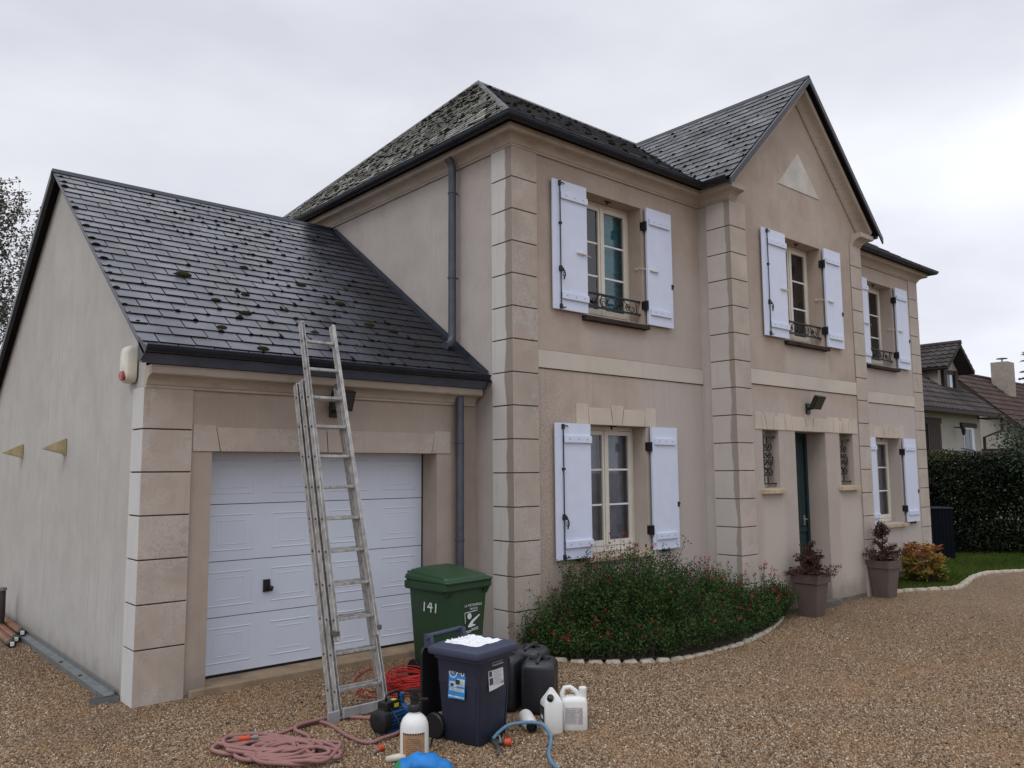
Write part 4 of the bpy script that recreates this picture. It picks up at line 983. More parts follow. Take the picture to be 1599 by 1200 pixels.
wheels(gb_t, .5, .22, .1, m_black)
b = MB()
for x_ in (-.29, .22): b = MB(); b.prism([(-.31, .90), (-.27, .90), (-.27, .84)], x_, x_+.07, 0); b.build('rim_gusset', m_gbin, gb_t, local=True)
# number on the left side, logo on the front
tilt = math.atan2(.06, .97)
Ml = Matrix.Translation((-.2905, -.05, .745)) @ Matrix.Rotation(R(-90), 4, 'Z') @ Matrix.Rotation(R(90)-math.atan2(.06, .97), 4, 'X')
text(gb_t, '141', .17, Ml, m_print, 'number_141')
Mf = Matrix.Translation((.085, -.272, .60)) @ Matrix.Rotation(R(90)-.05, 4, 'X')
text(gb_t, 'LA MÉTROPOLE', .034, Matrix.Translation((.085, -.2785, .74)) @ Matrix.Rotation(R(90)-.05, 4, 'X'), m_print, 'printed_name')
text(gb_t, 'ORLÉANS', .026, Matrix.Translation((.095, -.2765, .705)) @ Matrix.Rotation(R(90)-.05, 4, 'X'), m_print, 'printed_name')
b = MB()
def plate(pts, z=0): b.add([tuple(Mf @ Vector((x, y_, .001+z))) for x, y_ in pts], [tuple(range(len(pts)))])
plate([(-.11, .075), (.07, .085), (.07, .078), (-.103, .068)]); plate([(-.11, .075), (-.103, .075), (-.103, -.03), (-.11, -.03)])
plate([(-.045+.030*math.cos(a), .035+.030*math.sin(a)) for a in np.linspace(0, 6.28, 17)[:-1]])
plate([(-.075, -.06), (-.02, -.01), (.03, .015), (.095, .04), (.10, .03), (.045, -.005), (.005, -.03), (-.01, -.045), (.03, -.052), (.03, -.062), (-.06, -.075)])
for k, (x0, x1) in enumerate(((-.03, .07), (-.11, .07), (-.11, -.03))): plate([(x0, -.088-.016*k), (x1, -.080-.016*k), (x1, -.086-.016*k), (x0, -.094-.016*k)])
b.build('printed_emblem', m_print, gb_t, local=True)

# navy bin, open, lid hanging behind
m_nbin = simple('navy_bin_plastic', (.020, .024, .045), .42, .45, var=.12, scale=5, bump=.1)
m_nlid = simple('dusty_navy_plastic', (.040, .048, .085), .5, .45, var=.12, scale=5)
nb = thing('wheelie_bin', (-2.20, -2.0, -.07), R(12), 'navy blue wheeled bin standing open and full of white foam, with stickers on two sides', 'wheelie bin')
b = MB(); bin_shell(b, .335, .36, .43, .44, .70, open_top=True)
for x_ in (-.17, .17): b.tube([(x_*.98, -.172, .03), (x_*1.12, -.208, .60)], .012, 6)
nbo = b.build('bin_body', m_nbin, nb, local=True, smooth=True, auto=40)
b = MB()
def frame_loft(o_, i_, z0, z1, z2, cy=0):
    b.loft([rring(o_[0], o_[1], .04, z0, 0, cy), rring(o_[0]+.006, o_[1]+.006, .045, (z0+z1)/2, 0, cy), rring(o_[0], o_[1], .045, z1, 0, cy), rring(i_[0]+.02, i_[1]+.02, .04, z2, 0, cy), rring(i_[0], i_[1], .04, z2-.002, 0, cy), rring(i_[0], i_[1], .04, z2-.08, 0, cy), rring(i_[0], i_[1], .04, z0-.01, 0, cy)], caps=False)
frame_loft((.262, .262), (.175, .175), .665, .715, .745)
b.build('rim', m_nlid, nb, local=True, smooth=True, auto=35)
b = MB(); b.loft([rring(.262, .262, .04, .662, 0, 0), rring(.232, .232, .03, .664, 0, 0), rring(.225, .225, .03, .63, 0, 0), rring(.213, .218, .03, .625, 0, 0)]); b.build('rim_skirt', m_nlid, nb, local=True, smooth=True, auto=35)
# foam
fb = MB(); n_ = 40
def foam_h(x, y_):
    v = .003*math.sin(x*60+1)*math.sin(y_*75)+.004*math.sin(x*31)*math.sin(y_*23+2)
    return .741+v+random.uniform(-.002, .003)
H_ = [[foam_h(-.17+.34*i/n_, -.17+.34*j/n_) for j in range(n_+1)] for i in range(n_+1)]
o_ = 0
for i in range(n_+1):
    for j in range(n_+1): fb.v.append((-.17+.34*i/n_, -.17+.34*j/n_, H_[i][j]))
for i in range(n_):
    for j in range(n_): fb.f.append([i*(n_+1)+j, (i+1)*(n_+1)+j, (i+1)*(n_+1)+j+1, i*(n_+1)+j+1]); fb.mi.append(0); fb.tone.append(.5)
for k in range(60):
    x_, y_ = random.uniform(-.15, .16), (random.uniform(.10, .165) if k < 34 else random.uniform(-.15, .15)); r_ = random.uniform(.004, .008)
    fb.lathe([(r_*.3, -r_), (r_, 0), (r_*.8, r_*1.2), (r_*.2, r_*1.8)], (x_, y_, .742), 7)
mf = simple('white_foam', (.80, .81, .83), .6, .3, var=.08, scale=40, bump=.5, bscale=180)
fb.build('foam', mf, nb, local=True, smooth=True)
b = MB(); b.loft([[Vector((p.x, .30+.012*s_+.03, .42+p.y)) for p in rring(.235, .27, .05, 0)] for s_ in (0, 1, 2)]); b.build('bin_lid', m_black, nb, local=True, bevel=.004)
b = MB(); b.tube([(-.22, .27, .76), (-.20, .31, .775), (.20, .31, .775), (.22, .27, .76)], .019, 10)
for x_ in (-.2, .2): b.prism([(.24, .69), (.32, .69), (.33, .79), (.27, .79)], x_-.02, x_+.02, 0)
b.build('hinge_handle', m_nlid, nb, local=True)
wheels(nb, .36, .24, .10, m_black)
# stickers
def side_frame(face, x, z):
    if face == 'front': return Matrix.Translation((x, -.182-(z/.70)*.040-.0035, z)) @ Matrix.Rotation(R(90)-math.atan2(.040, .70), 4, 'X')
    return Matrix.Translation((-.1695-(z/.70)*.0475-.0035, x, z)) @ Matrix.Rotation(R(-90), 4, 'Z') @ Matrix.Rotation(R(90)-math.atan2(.0475, .70), 4, 'X')
def sticker(name, face, x, z, w, h, mat, parent, lift=.0, skew=0):
    F_ = side_frame(face, x, z); b = MB()
    vs = [(-w/2, -h/2-.006), (0, -h/2), (w/2, -h/2+skew), (w/2, h/2), (-w/2, h/2)]
    b.add([tuple(F_ @ Vector((p[0], p[1], .0012+lift))) for p in vs], [(0, 1, 2, 3, 4)]); return b.build(name, mat, parent, local=True), F_
cyan = simple('cyan_print', (.02, .22, .55), .45, var=.1); grey_p = simple('pale_grey_print', (.42, .47, .50), .5, scale=30, var=.35)
st1, F_ = sticker('blue_sticker', 'left', -.005, .475, .165, .255, cyan, nb)
def deco(F_, rects, mat, parent, name='sticker_print', lift=.002):
    b = MB()
    for k, r_ in enumerate(rects):
        b.add([tuple(F_ @ Vector((x, y_, lift+.0002*k))) for x, y_ in ((r_[0], r_[1]), (r_[2], r_[1]), (r_[2], r_[3]), (r_[0], r_[3]))], [(0, 1, 2, 3)])
    return b.build(name, mat, parent, local=True)
deco(F_, [(-.078, -.12, .078, -.108), (-.075, -.045, .0, -.005), (.0, -.035, .078, .02), (-.07, -.075, .078, -.05)], grey_p, st1)
deco(F_, [(-.01, -.022, .03, .012), (-.06, -.04, -.03, -.02)], m_ink, st1, 'photo_print', .004)
b = MB()
for (cx, cz, ro, ri) in ((-.04, .062, .042, .034), (.055, .06, .018, .010)):
    n2 = 24
    vs = [tuple(F_ @ Vector((cx+r_*math.cos(2*math.pi*k/n2), cz+r_*math.sin(2*math.pi*k/n2), .0035))) for r_ in (ro, ri) for k in range(n2)]
    b.add(vs, [(k, (k+1) % n2, n2+(k+1) % n2, n2+k) for k in range(n2)])
b.build('round_emblem', m_print, st1, local=True)
text(st1, 'NET', .03, F_ @ Matrix.Translation((-.04, .06, .0035)), m_print); text(st1, 'clean', .018, F_ @ Matrix.Translation((.012, .06, .0035)), m_print)
lab_w = simple('white_label', (.62, .62, .63), .55, var=.06)
st2, F_ = sticker('white_label', 'front', .015, .49, .185, .165, lab_w, nb, skew=.012)
deco(F_, [(-.085, .015, -.05, .055), (-.085, -.045, -.04, .005), (.055, -.055, .066, -.043), (.075, -.055, .085, -.035)], simple('label_photo', (.05, .05, .09), .6, scale=60, var=.6), st2, 'photo_print', .003)
deco(F_, [(-.035+.01*(k % 2), .045-.012*k, .078-.012*(k % 3), .048-.012*k) for k in range(9)], m_grey_print, st2, 'printed_text', .003)
text(st2, 'PRODUIT', .017, F_ @ Matrix.Translation((.0, .064, .003)), m_ink)
text(nbo, 'NE PAS DÉPOSER', .018, side_frame('front', .02, .606) @ Matrix.Translation((0, 0, .002)), m_grey_print); text(nbo, 'de cendres chaudes', .017, side_frame('front', .03, .588) @ Matrix.Translation((0, 0, .003)), m_print)

# ------------------------------------------------------------------ jerrycans
m_can = simple('black_grey_can', (.020, .021, .026), .38, .45, var=.2, scale=6, bump=.08)
def jerrycan(loc, rz, label, w=.27, d=.25, h=.475):
    t = thing('jerrycan', loc, rz, label, 'jerrycan', 'dark jerrycans beside the navy bin')
    b = MB(); hw, hd = w/2, d/2
    b.loft([rring(hw-.03, hd-.03, .04, 0), rring(hw-.005, hd-.005, .05, .02), rring(hw, hd, .055, .05), rring(hw, hd, .050, h-.075), rring(hw-.006, hd-.006, .050, h-.045), rring(hw-.028, hd-.028, .045, h-.018), rring(hw-.045, hd-.045, .04, h-.010), rring(hw-.09, hd-.05, .03, h-.012), rring(hw-.095, hd-.055, .03, h-.04)])
    b.build('can_body', m_can, t, local=True, smooth=True, auto=60)
    b = MB(); b.tube([(-hw+.03, 0, h-.03), (-hw+.045, 0, h-.004), (-.02, 0, h+.0), (hw-.10, 0, h-.004), (hw-.085, 0, h-.03)], [.02, .016, .015, .016, .02], 10); b.build('handle', m_can, t, local=True, smooth=True)
    b = MB(); b.lathe([(.034, -.02), (.034, .012), (.03, .018), (.012, .018)], (hw-.065, 0, h-.005), 18); b.build('screw_cap', m_black, t, local=True, smooth=True, auto=40)
    b = MB()
    b.tube([(0, -hd-.001, .04), (0, -hd-.001, h-.08)], .003, 6)
    b.build('moulded_rib', m_can, t, local=True)
    return t
jerrycan((-1.325, -1.83, -.07), R(38), 'dark grey jerrycan nearest the white bottles', .33, .29, .455)
jerrycan((-1.485, -1.55, -.07), R(30), 'dark grey jerrycan half hidden by the navy bin, with a pale seam line', .30, .28, .475)
jerrycan((-1.10, -1.47, -.07), R(24), 'dark grey jerrycan behind the other two, next to the flower bed edge', .31, .28, .47)

# ------------------------------------------------------------------ white bottles
m_wp = simple('white_hdpe', (.72, .72, .70), .42, .4, var=.05, scale=8)
t = thing('plastic_bottle', (-1.655, -2.315, -.07), R(-25), 'square white bottle with pointed shoulders, black cap and black label', 'bottle')
b = MB(); b.loft([rring(.07, .06, .02, 0), rring(.078, .068, .025, .012), rring(.078, .068, .025, .24), rring(.07, .06, .03, .262), rring(.045, .035, .02, .30), rring(.012, .018, .01, .345)]); b.build('bottle_body', m_wp, t, local=True, smooth=True, auto=45)
b = MB(); b.lathe([(.026, 0), (.027, .03), (.024, .035), (.005, .035)], (0, 0, 0), 16, Matrix.Translation((-.028, -.045, .268)) @ Matrix.Rotation(R(35), 4, 'X')); b.build('screw_cap', m_black, t, local=True, smooth=True, auto=40)
b = MB(); b.box(-.0788, -.0775, -.05, .055, .095, .215); o = b.build('black_label', m_ink, t, local=True)
b = MB(); b.box(-.0795, -.0789, -.02, .03, .115, .145); b.build('label_panel', m_print, o, local=True)
t = thing('plastic_bottle', (-1.46, -2.375, -.07), R(-42), 'white container with an arched carrying handle, white cap and pale printed label', 'bottle')
b = MB(); b.loft([rring(.095, .055, .02, 0), rring(.105, .064, .03, .015), rring(.105, .064, .03, .22), rring(.098, .058, .03, .245), rring(.06, .035, .03, .262)]); b.build('bottle_body', m_wp, t, local=True, smooth=True, auto=45)
b = MB(); b.tube([(-.09, 0, .22), (-.095, 0, .28), (-.075, 0, .325), (-.03, 0, .33), (.02, 0, .295), (.045, 0, .25), (.05, 0, .235)], [.024, .02, .018, .017, .018, .02, .022], 12); b.build('handle', m_wp, t, local=True, smooth=True)
b = MB(); b.lathe([(.03, 0), (.03, .05), (.032, .052), (.032, .082), (.026, .088), (.006, .088)], (.072, 0, .243), 18); b.build('screw_cap', m_wp, t, local=True, smooth=True, auto=40)
b = MB(); b.box(-.075, .065, -.0655, -.0645, .055, .185); o = b.build('faded_label', simple('faded_label', (.46, .44, .45), .6, scale=40, var=.15), t, local=True)
b = MB()
for cx, cz in ((.045, .15), (.05, .11), (.045, .075)):
    q = .017; b.tube([(cx-q, -.067, cz), (cx, -.067, cz+q), (cx+q, -.067, cz), (cx, -.067, cz-q)], .0016, 5, closed=True)
b.build('hazard_diamond', simple('faded_red_print', (.35, .12, .12), .6), o, local=True)
b = MB()
for k in range(8): b.box(-.068, .018-.006*(k % 3), -.0665, -.0656, .07+.013*k, .0735+.013*k)
b.build('printed_text', m_grey_print, o, local=True)
a, c = Vector((-1.655, -2.00, -.01)), Vector((-1.80, -2.24, -.015)); dvec = (c-a); Lt = dvec.length
t = thing('fallen_bottle', (-1.73, -2.12, -.07), 0, 'white round bottle lying on the gravel with its black cap towards the front', 'bottle')
Mx = Matrix.Translation(a) @ dvec.to_track_quat('Z', 'Y').to_matrix().to_4x4()
b = MB(); b.lathe([(.03, 0), (.058, .006), (.06, .02), (.06, Lt*.62), (.05, Lt*.8), (.04, Lt*.86)], (0, 0, 0), 22, Mx); b.build('bottle_body', m_wp, t, smooth=True, auto=40)
b = MB(); b.lathe([(.041, Lt*.86), (.042, Lt*.86+.04), (.036, Lt*.86+.046), (.03, Lt*.86+.02)], (0, 0, 0), 20, Mx); b.build('screw_cap', m_black, t, smooth=True, auto=40)
# pressure sprayer bottle
t = thing('sprayer_bottle', (-2.80, -2.06, -.07), R(-38), 'white round shouldered sprayer bottle with black pump head and brown paper label', 'sprayer')
b = MB(); b.lathe([(.085, 0), (.1, .008), (.104, .03), (.104, .20), (.10, .25), (.085, .285), (.06, .31), (.04, .322), (.038, .345)], (0, 0, 0), 30); b.build('bottle_body', m_wp, t, local=True, smooth=True, auto=50)
b = MB(); b.lathe([(.045, .335), (.047, .375), (.04, .385), (.03, .39), (.028, .42), (.038, .425), (.038, .445), (.012, .45)], (0, 0, 0), 20); b.tube([(0, 0, .405), (.05, .03, .41), (.09, .06, .40)], .013, 8); b.tube([(0, 0, .44), (0, 0, .475)], .02, 12); b.box(-.045, .045, -.018, .018, .47, .49); b.build('pump_head', m_black, t, local=True, smooth=True, auto=40)
b = MB(); seg = 16
for i in range(seg):
    a0, a1 = R(-90-48)+R(96)*i/seg, R(-90-48)+R(96)*(i+1)/seg; r_ = .1052
    b.add([(r_*math.cos(a0), r_*math.sin(a0), .03), (r_*math.cos(a1), r_*math.sin(a1), .03), (r_*math.cos(a1), r_*math.sin(a1), .205), (r_*math.cos(a0), r_*math.sin(a0), .205)], [(0, 1, 2, 3)])
o = b.build('paper_label', simple('kraft_paper', (.34, .20, .11), .7, scale=20), t, local=True, smooth=True)
b = MB()
for k in range(9):
    a0 = R(-90-46)+R(92)*k/9; a1 = a0+R(6.5); r_ = .1057
    b.add([(r_*math.cos(a0), r_*math.sin(a0), .192), (r_*math.cos(a1), r_*math.sin(a1), .192), (r_*math.cos(a1), r_*math.sin(a1), .206), (r_*math.cos(a0), r_*math.sin(a0), .206)], [(0, 1, 2, 3)])
for k in range(9):
    zz = .165-.014*k
    for q in range(6):
        a0 = R(-90-30)+R(60)*q/6; a1 = a0+R(9); r_ = .1057
        if (k*7+q*3) % 5 == 0: continue
        b.add([(r_*math.cos(a0), r_*math.sin(a0), zz), (r_*math.cos(a1), r_*math.sin(a1), zz), (r_*math.cos(a1), r_*math.sin(a1), zz+.003), (r_*math.cos(a0), r_*math.sin(a0), zz+.003)], [(0, 1, 2, 3)])
b.build('label_print', simple('dark_brown_print', (.06, .035, .02), .7), o, local=True)

# ------------------------------------------------------------------ water pump
m_pblue = simple('blue_cast_metal', (.010, .075, .19), .4, .5, var=.15)
pa = R(14)
pt_ = thing('water_pump', (-2.60, -1.43, -.07), pa, 'blue electric water pump with black end cap and terminal box on the gravel', 'pump')
Mx = Matrix.Translation((0, 0, .115)) @ Matrix.Rotation(R(90), 4, 'Y')
b = MB(); b.lathe([(.02, -.155), (.06, -.158), (.088, -.145), (.093, -.12), (.093, -.075), (.085, -.07)], (0, 0, 0), 28, Mx); b.build('end_cap', m_black, pt_, local=True, smooth=True, auto=35)
b = MB(); b.lathe([(.078, -.075), (.078, .09)], (0, 0, 0), 28, Mx)
for k in range(20):
    a0 = 2*math.pi*k/20; Mr = Mx @ Matrix.Rotation(a0, 4, 'Z'); b.box(.076, .092, -.003, .003, -.07, .085, Mr)
b.box(-.08, .07, -.075, .075, -.115, -.075, Matrix.Translation((0, 0, .115))); b.build('motor_body', m_pblue, pt_, local=True)
b = MB(); b.lathe([(.05, .085), (.09, .09), (.095, .12), (.085, .15), (.05, .165), (.035, .21), (.02, .21)], (0, 0, 0), 26, Mx); b.lathe([(.028, 0), (.028, .06), (.033, .06), (.033, .08), (.02, .08)], (.125, 0, .20), 16); b.build('pump_head', m_pblue, pt_, local=True, smooth=True, auto=35)
b = MB(); b.box(-.10, .06, -.06, .05, .195, .255); o = b.build('terminal_box', m_black, pt_, local=True, bevel=.008)
b = MB(); b.box(-.02, .03, -.0625, -.0605, .205, .235); b.box(-.01, .035, -.04, .0, .2555, .2565); b.build('yellow_sticker', simple('yellow_sticker', (.65, .55, .03), .5), o, local=True)
b = MB(); b.tube([(-.05, 0, .25), (-.05, 0, .29), (-.02, 0, .305), (.07, 0, .305), (.10, 0, .285), (.10, 0, .21)], .011, 8); b.build('carry_handle', m_black, pt_, local=True, smooth=True)
b = MB(); b.tube([(-.06, -.05, .21), (-.06, -.13, .14), (-.05, -.17, .03), (-.03, -.22, .012), (.03, -.25, .012), (.12, -.22, .012), (.2, -.26, .012), (.14, -.36, .012), (.02, -.42, .012), (-.12, -.52, .012)], .007, 6); b.build('power_cable', m_black, pt_, local=True, smooth=True)

# ------------------------------------------------------------------ hoses and cables
def smooth_path(pts, n=10):
    P = [Vector(p) for p in pts]; out_ = []
    for i in range(len(P)-1):
        a, b_, c, d_ = P[max(0, i-1)], P[i], P[i+1], P[min(len(P)-1, i+2)]
        for k in range(n):
            t = k/n; out_.append(.5*((2*b_)+(c-a)*t+(2*a-5*b_+4*c-d_)*t*t+(3*b_-a-3*c+d_)*t*t*t))
    out_.append(P[-1]); return out_
m_pink = simple('dusty_pink_hose', (.27, .135, .125), .55, .3, var=.12, scale=4)
b = MB(); pts = []; zb0 = -.07+.022
rnd = random.Random(3)
ctr = [(-3.72, -.98), (-3.62, -1.10), (-3.70, -1.25), (-3.58, -1.38)]
k = 0
for loop in range(13):
    f_ = loop/13; cx = -3.58+.10*f_+rnd.uniform(-.05, .05); cy = -1.08-.50*f_+rnd.uniform(-.05, .05)
    ra = .32-.06*f_+rnd.uniform(-.10, .06); rb_ = .17+rnd.uniform(-.07, .06); th0 = R(-38)+rnd.uniform(-.5, .5)
    for q in range(12):
        a0 = 2*math.pi*q/12
        ex, ey = ra*math.cos(a0), rb_*math.sin(a0)
        pts.append((cx+ex*math.cos(th0)-ey*math.sin(th0), cy+ex*math.sin(th0)+ey*math.cos(th0), zb0+.005+rnd.uniform(0, .012)+.035*abs(math.sin(loop*1.7+q*.5))*min(1, loop/4)))
pts += [(-3.35, -1.0, zb0), (-3.22, -.90, zb0), (-3.02, -.855, zb0), (-2.93, -.87, zb0+.003), (-2.90, -1.02, zb0), (-2.93, -1.28, zb0), (-2.93, -1.50, zb0), (-2.88, -1.60, zb0), (-2.78, -1.60, zb0+.01), (-2.60, -1.56, zb0+.01), (-2.46, -1.50, zb0+.06), (-2.42, -1.43, zb0+.10)]
b.tube(smooth_path(pts, 4), .0150, 8); tag(b.build('garden_hose', m_pink, smooth=True), 'dusty pink hose in a large loose coil on the gravel', 'hose')
b = MB(); b.tube(smooth_path([(-3.30, -1.35, zb0), (-3.17, -1.15, zb0), (-3.20, -.98, zb0+.02), (-3.12, -.90, zb0+.025), (-2.92, -.87, zb0+.02), (-2.76, -.85, zb0), (-2.62, -.98, zb0), (-2.50, -1.15, zb0), (-2.44, -1.30, zb0+.03), (-2.46, -1.40, zb0+.16)], 8), .0155, 8)
tag(b.build('suction_hose', m_pink, smooth=True), 'pink hose running from the coil past the ladder foot to the pump', 'hose')
m_red = simple('red_cable', (.50, .022, .018), .45, .4)
b = MB(); pts = []
for loop in range(19):
    cx, cy = -1.83+rnd.uniform(-.05, .05), -.50+rnd.uniform(-.05, .05); ra, rb_ = rnd.uniform(.13, .27), rnd.uniform(.12, .24); ph = rnd.uniform(0, .5); tl_ = rnd.uniform(-.25, .25)
    for q in range(10):
        a0 = 2*math.pi*q/10+ph
        pts.append((cx+ra*math.cos(a0), cy+rb_*math.sin(a0), -.055+.007*loop+max(0, tl_*math.sin(a0))*.35))
pts += [(-2.05, -.35, -.05), (-2.12, -.15, -.055), (-2.0, .15, -.055), (-1.75, .38, -.055), (-1.55, .45, -.05)]
b.tube(smooth_path(pts, 4), .0058, 6)
b.tube(smooth_path([(-1.95, -.7, -.05), (-2.15, -.55, -.055), (-2.25, -.3, -.055), (-2.12, -.2, -.05)], 6), .0058, 6)
b.tube(smooth_path([(-1.9, -.62, -.03), (-2.1, -.8, -.055), (-2.13, -1.0, -.055), (-2.2, -1.15, -.055)], 6), .0058, 6)
tag(b.build('extension_cable', m_red, smooth=True), 'bright red electric cable in a heaped coil between ladder and bins', 'cable')
m_bh = simple('pale_blue_hose', (.10, .21, .33), .45, .4)
b = MB(); b.tube(smooth_path([(-2.19, -2.215, -.035), (-2.11, -2.195, -.0), (-2.0, -2.2, .035), (-1.86, -2.27, .04), (-1.80, -2.36, .03), (-1.82, -2.47, -.02), (-1.93, -2.58, -.045), (-2.06, -2.70, -.05), (-2.17, -2.86, -.052), (-2.24, -3.05, -.052)], 8), .0135, 8)
tag(b.build('garden_hose', m_bh, smooth=True), 'pale blue hose arching over the gravel in front of the white bottles', 'hose')
m_orange = simple('orange_plastic', (.55, .07, .025), .4); m_gp = simple('grey_plastic', (.20, .20, .20), .4); m_dgp = simple('dark_grey_plastic', (.06, .06, .06), .5)
t = thing('spray_gun', (-2.22, -2.33, -.07), 0, 'dark spray gun with orange collar at the end of the pale blue hose', 'spray gun')
b = MB(); b.tube([(-2.19, -2.215, -.035), (-2.21, -2.27, -.04), (-2.25, -2.36, -.045), (-2.33, -2.45, -.05)], [.018, .02, .016, .011], 10); b.tube([(-2.21, -2.27, -.04), (-2.15, -2.33, -.03)], [.02, .018], 10); b.build('gun_body', m_dgp, t, smooth=True)
b = MB(); b.tube([(-2.155, -2.325, -.03), (-2.14, -2.345, -.028), (-2.125, -2.36, -.026)], [.026, .03, .026], 14); b.build('collar', m_orange, t, smooth=True, auto=40)
b = MB(); b.tube([(-2.16, -2.25, .0), (-2.18, -2.29, .01), (-2.22, -2.35, -.01)], .007, 6); b.build('trigger', m_gp, t)
def connector(p, q, label, mc=None):
    p, q = Vector(p), Vector(q); p, q = p.lerp(q, .12), q.lerp(p, .12); mid = (p+q)/2
    t = thing('hose_connector', (mid.x, mid.y, -.07), 0, label, 'hose connector', 'click hose connectors')
    b = MB(); b.tube([p.lerp(q, k) for k in (.42, .46, .7, .94, 1)], [.015, .022, .018, .022, .016], 14); b.build('coloured_collar', mc or m_orange, t, smooth=True, auto=40)
    b = MB(); b.tube([p.lerp(q, k) for k in (0, .05, .25, .3, .42)], [.012, .017, .017, .013, .013], 14); b.build('grey_end', m_gp, t, smooth=True, auto=40)
connector((-3.0, -1.80, -.05), (-2.86, -1.76, -.045), 'orange and grey hose connector lying beside the sprayer bottle')
connector((-3.55, -1.13, .03), (-3.72, -1.06, .03), 'orange and grey hose connector resting on the coiled pink hose')
connector((-3.22, -1.62, -.05), (-3.28, -1.50, -.045), 'small dark grey hose connector alone on the gravel between coil and sprayer', m_dgp)
b = MB(); b.tube(smooth_path([(-2.40, -1.40, .10), (-2.28, -1.36, .07), (-2.14, -1.38, .02), (-2.0, -1.42, -.04)], 8), .012, 8)
tag(b.build('outlet_hose', simple('cream_hose', (.40, .36, .30), .5), smooth=True), 'short cream hose between the blue pump and the navy bin', 'hose')
# blue bag at the bottom edge
m_bagm = simple('blue_bag_fabric', (.008, .17, .50), .5, .35, var=.25, scale=12, bump=.6, bscale=25); m_bagg = simple('green_bag_fabric', (.01, .20, .09), .5, .35, var=.2, scale=12, bump=.6, bscale=25)
b = MB(); ux = Vector((.742, -.66, 0)); uz = Vector((0, 0, 1)); cc = Vector((-3.0, -2.45, -.11)); path = []
for k in range(25):
    a0 = R(200-220*k/24); path.append(cc+ux*(.19*math.cos(a0))+uz*(.155*max(-.3, math.sin(a0))**1 if math.sin(a0) > 0 else .155*math.sin(a0)))
n2 = 16; rings = []
for i, p in enumerate(path):
    f_ = .062*(1+.10*math.sin(i*1.9)+.05*math.sin(i*4.1)); d_ = (path[min(24, i+1)]-path[max(0, i-1)]).normalized(); w_ = d_.cross(ux.cross(uz)).normalized(); s_ = ux.cross(uz)
    rings.append([p+w_*f_*math.cos(2*math.pi*k/n2)*(1+.08*math.sin(3*k+i))+s_*f_*1.5*math.sin(2*math.pi*k/n2) for k in range(n2)])
o0 = len(b.f); b.loft(rings)
for i in range(24):
    if 6 <= i <= 7:
        for k in range(n2): b.mi[o0+i*n2+k] = 1
tag(b.build('tool_bag', [m_bagm, m_bagg], smooth=True), 'bright blue fabric bag with a green stripe lying in front of the sprayer bottle', 'bag')
b = MB(); b.tube([(-3.0, -2.0, -.045), (-2.93, -2.06, -.03), (-2.90, -2.10, -.03)], [.022, .026, .018], 12)
tag(b.build('fallen_nozzle', simple('cream_cap', (.55, .52, .44), .4), smooth=True), 'small cream plastic nozzle lying between the sprayer bottle and the blue bag', 'nozzle')

# ------------------------------------------------------------------ along the gable wall
m_galv = simple('galvanised_steel', (.20, .215, .22), .5, .4, .5, var=.2, scale=8, dirt=(.12, .11, .10))
b = MB(); b.prism([(-4.075, -.07), (-3.965, -.07), (-3.965, .015), (-3.97, .015), (-3.97, -.02), (-4.07, -.04), (-4.07, -.01), (-4.075, -.01)], 1.12, 5.6, 1)
o = tag(b.build('steel_channel', m_galv), 'long galvanised steel channel lying along the foot of the gable wall', 'channel')
for yy in (2.1, 2.9): b = MB(); b.box(-4.03, -4.0, yy, yy+.05, -.034, -.022); b.build('slot', m_joint, o, local=True)
b = MB(); b.prism([(1.02, -.07), (1.09, -.07), (1.09, -.02), (1.085, -.02), (1.085, -.06), (1.025, -.06), (1.025, -.02), (1.02, -.02)], -4.19, -3.955, 0)
tag(b.build('steel_channel', m_galv), 'short galvanised steel offcut crossing the end of the long channel', 'channel')
m_brown = simple('brown_pole', (.17, .075, .035), .5, .35, var=.3, scale=7)
for k, (xx, zz, ye) in enumerate(((-4.035, -.02+.03, 4.95), (-4.135, -.025, 4.75), (-4.23, -.025, 4.45))):
    t = thing('brown_pole', (xx, ye, -.07), 0, 'brown round pole on the gravel beside the gable wall, ' + ['the one against the wall', 'the middle one of three', 'the one farthest from the wall'][k], 'pole', 'brown poles along the gable wall')
    b = MB(); b.tube([(xx, ye, zz), (xx+.05, 9.2, zz)], .048, 14); b.build('pole_shaft', m_brown, t, smooth=True, auto=40)
    b = MB(); b.tube([(xx, ye-.09, zz-.005), (xx, ye, zz)], [.045, .05], 14); b.build('black_end', m_black, t, smooth=True, auto=40)
    b = MB(); b.box(xx-.022, xx+.018, ye-.125, ye-.092, zz-.02, zz+.028); b.build('white_plug', m_wp, t, bevel=.004)
t = thing('dark_post', (-4.16, 5.9, -.07), 0, 'short dark post standing behind the brown poles at the edge of view', 'post')
b = MB(); b.lathe([(.05, 0), (.055, .25), (.05, .52), (.03, .55)], (-4.13, 5.78, -.07), 12); b.build('post_shaft', simple('dark_weathered_wood', (.04, .035, .03), .8), t, smooth=True, auto=40)
b = MB(); b.lathe([(.06, .52), (.06, .56), (.02, .57)], (-4.13, 5.78, -.07), 12); b.build('post_cap', m_gp, t, smooth=True, auto=40)

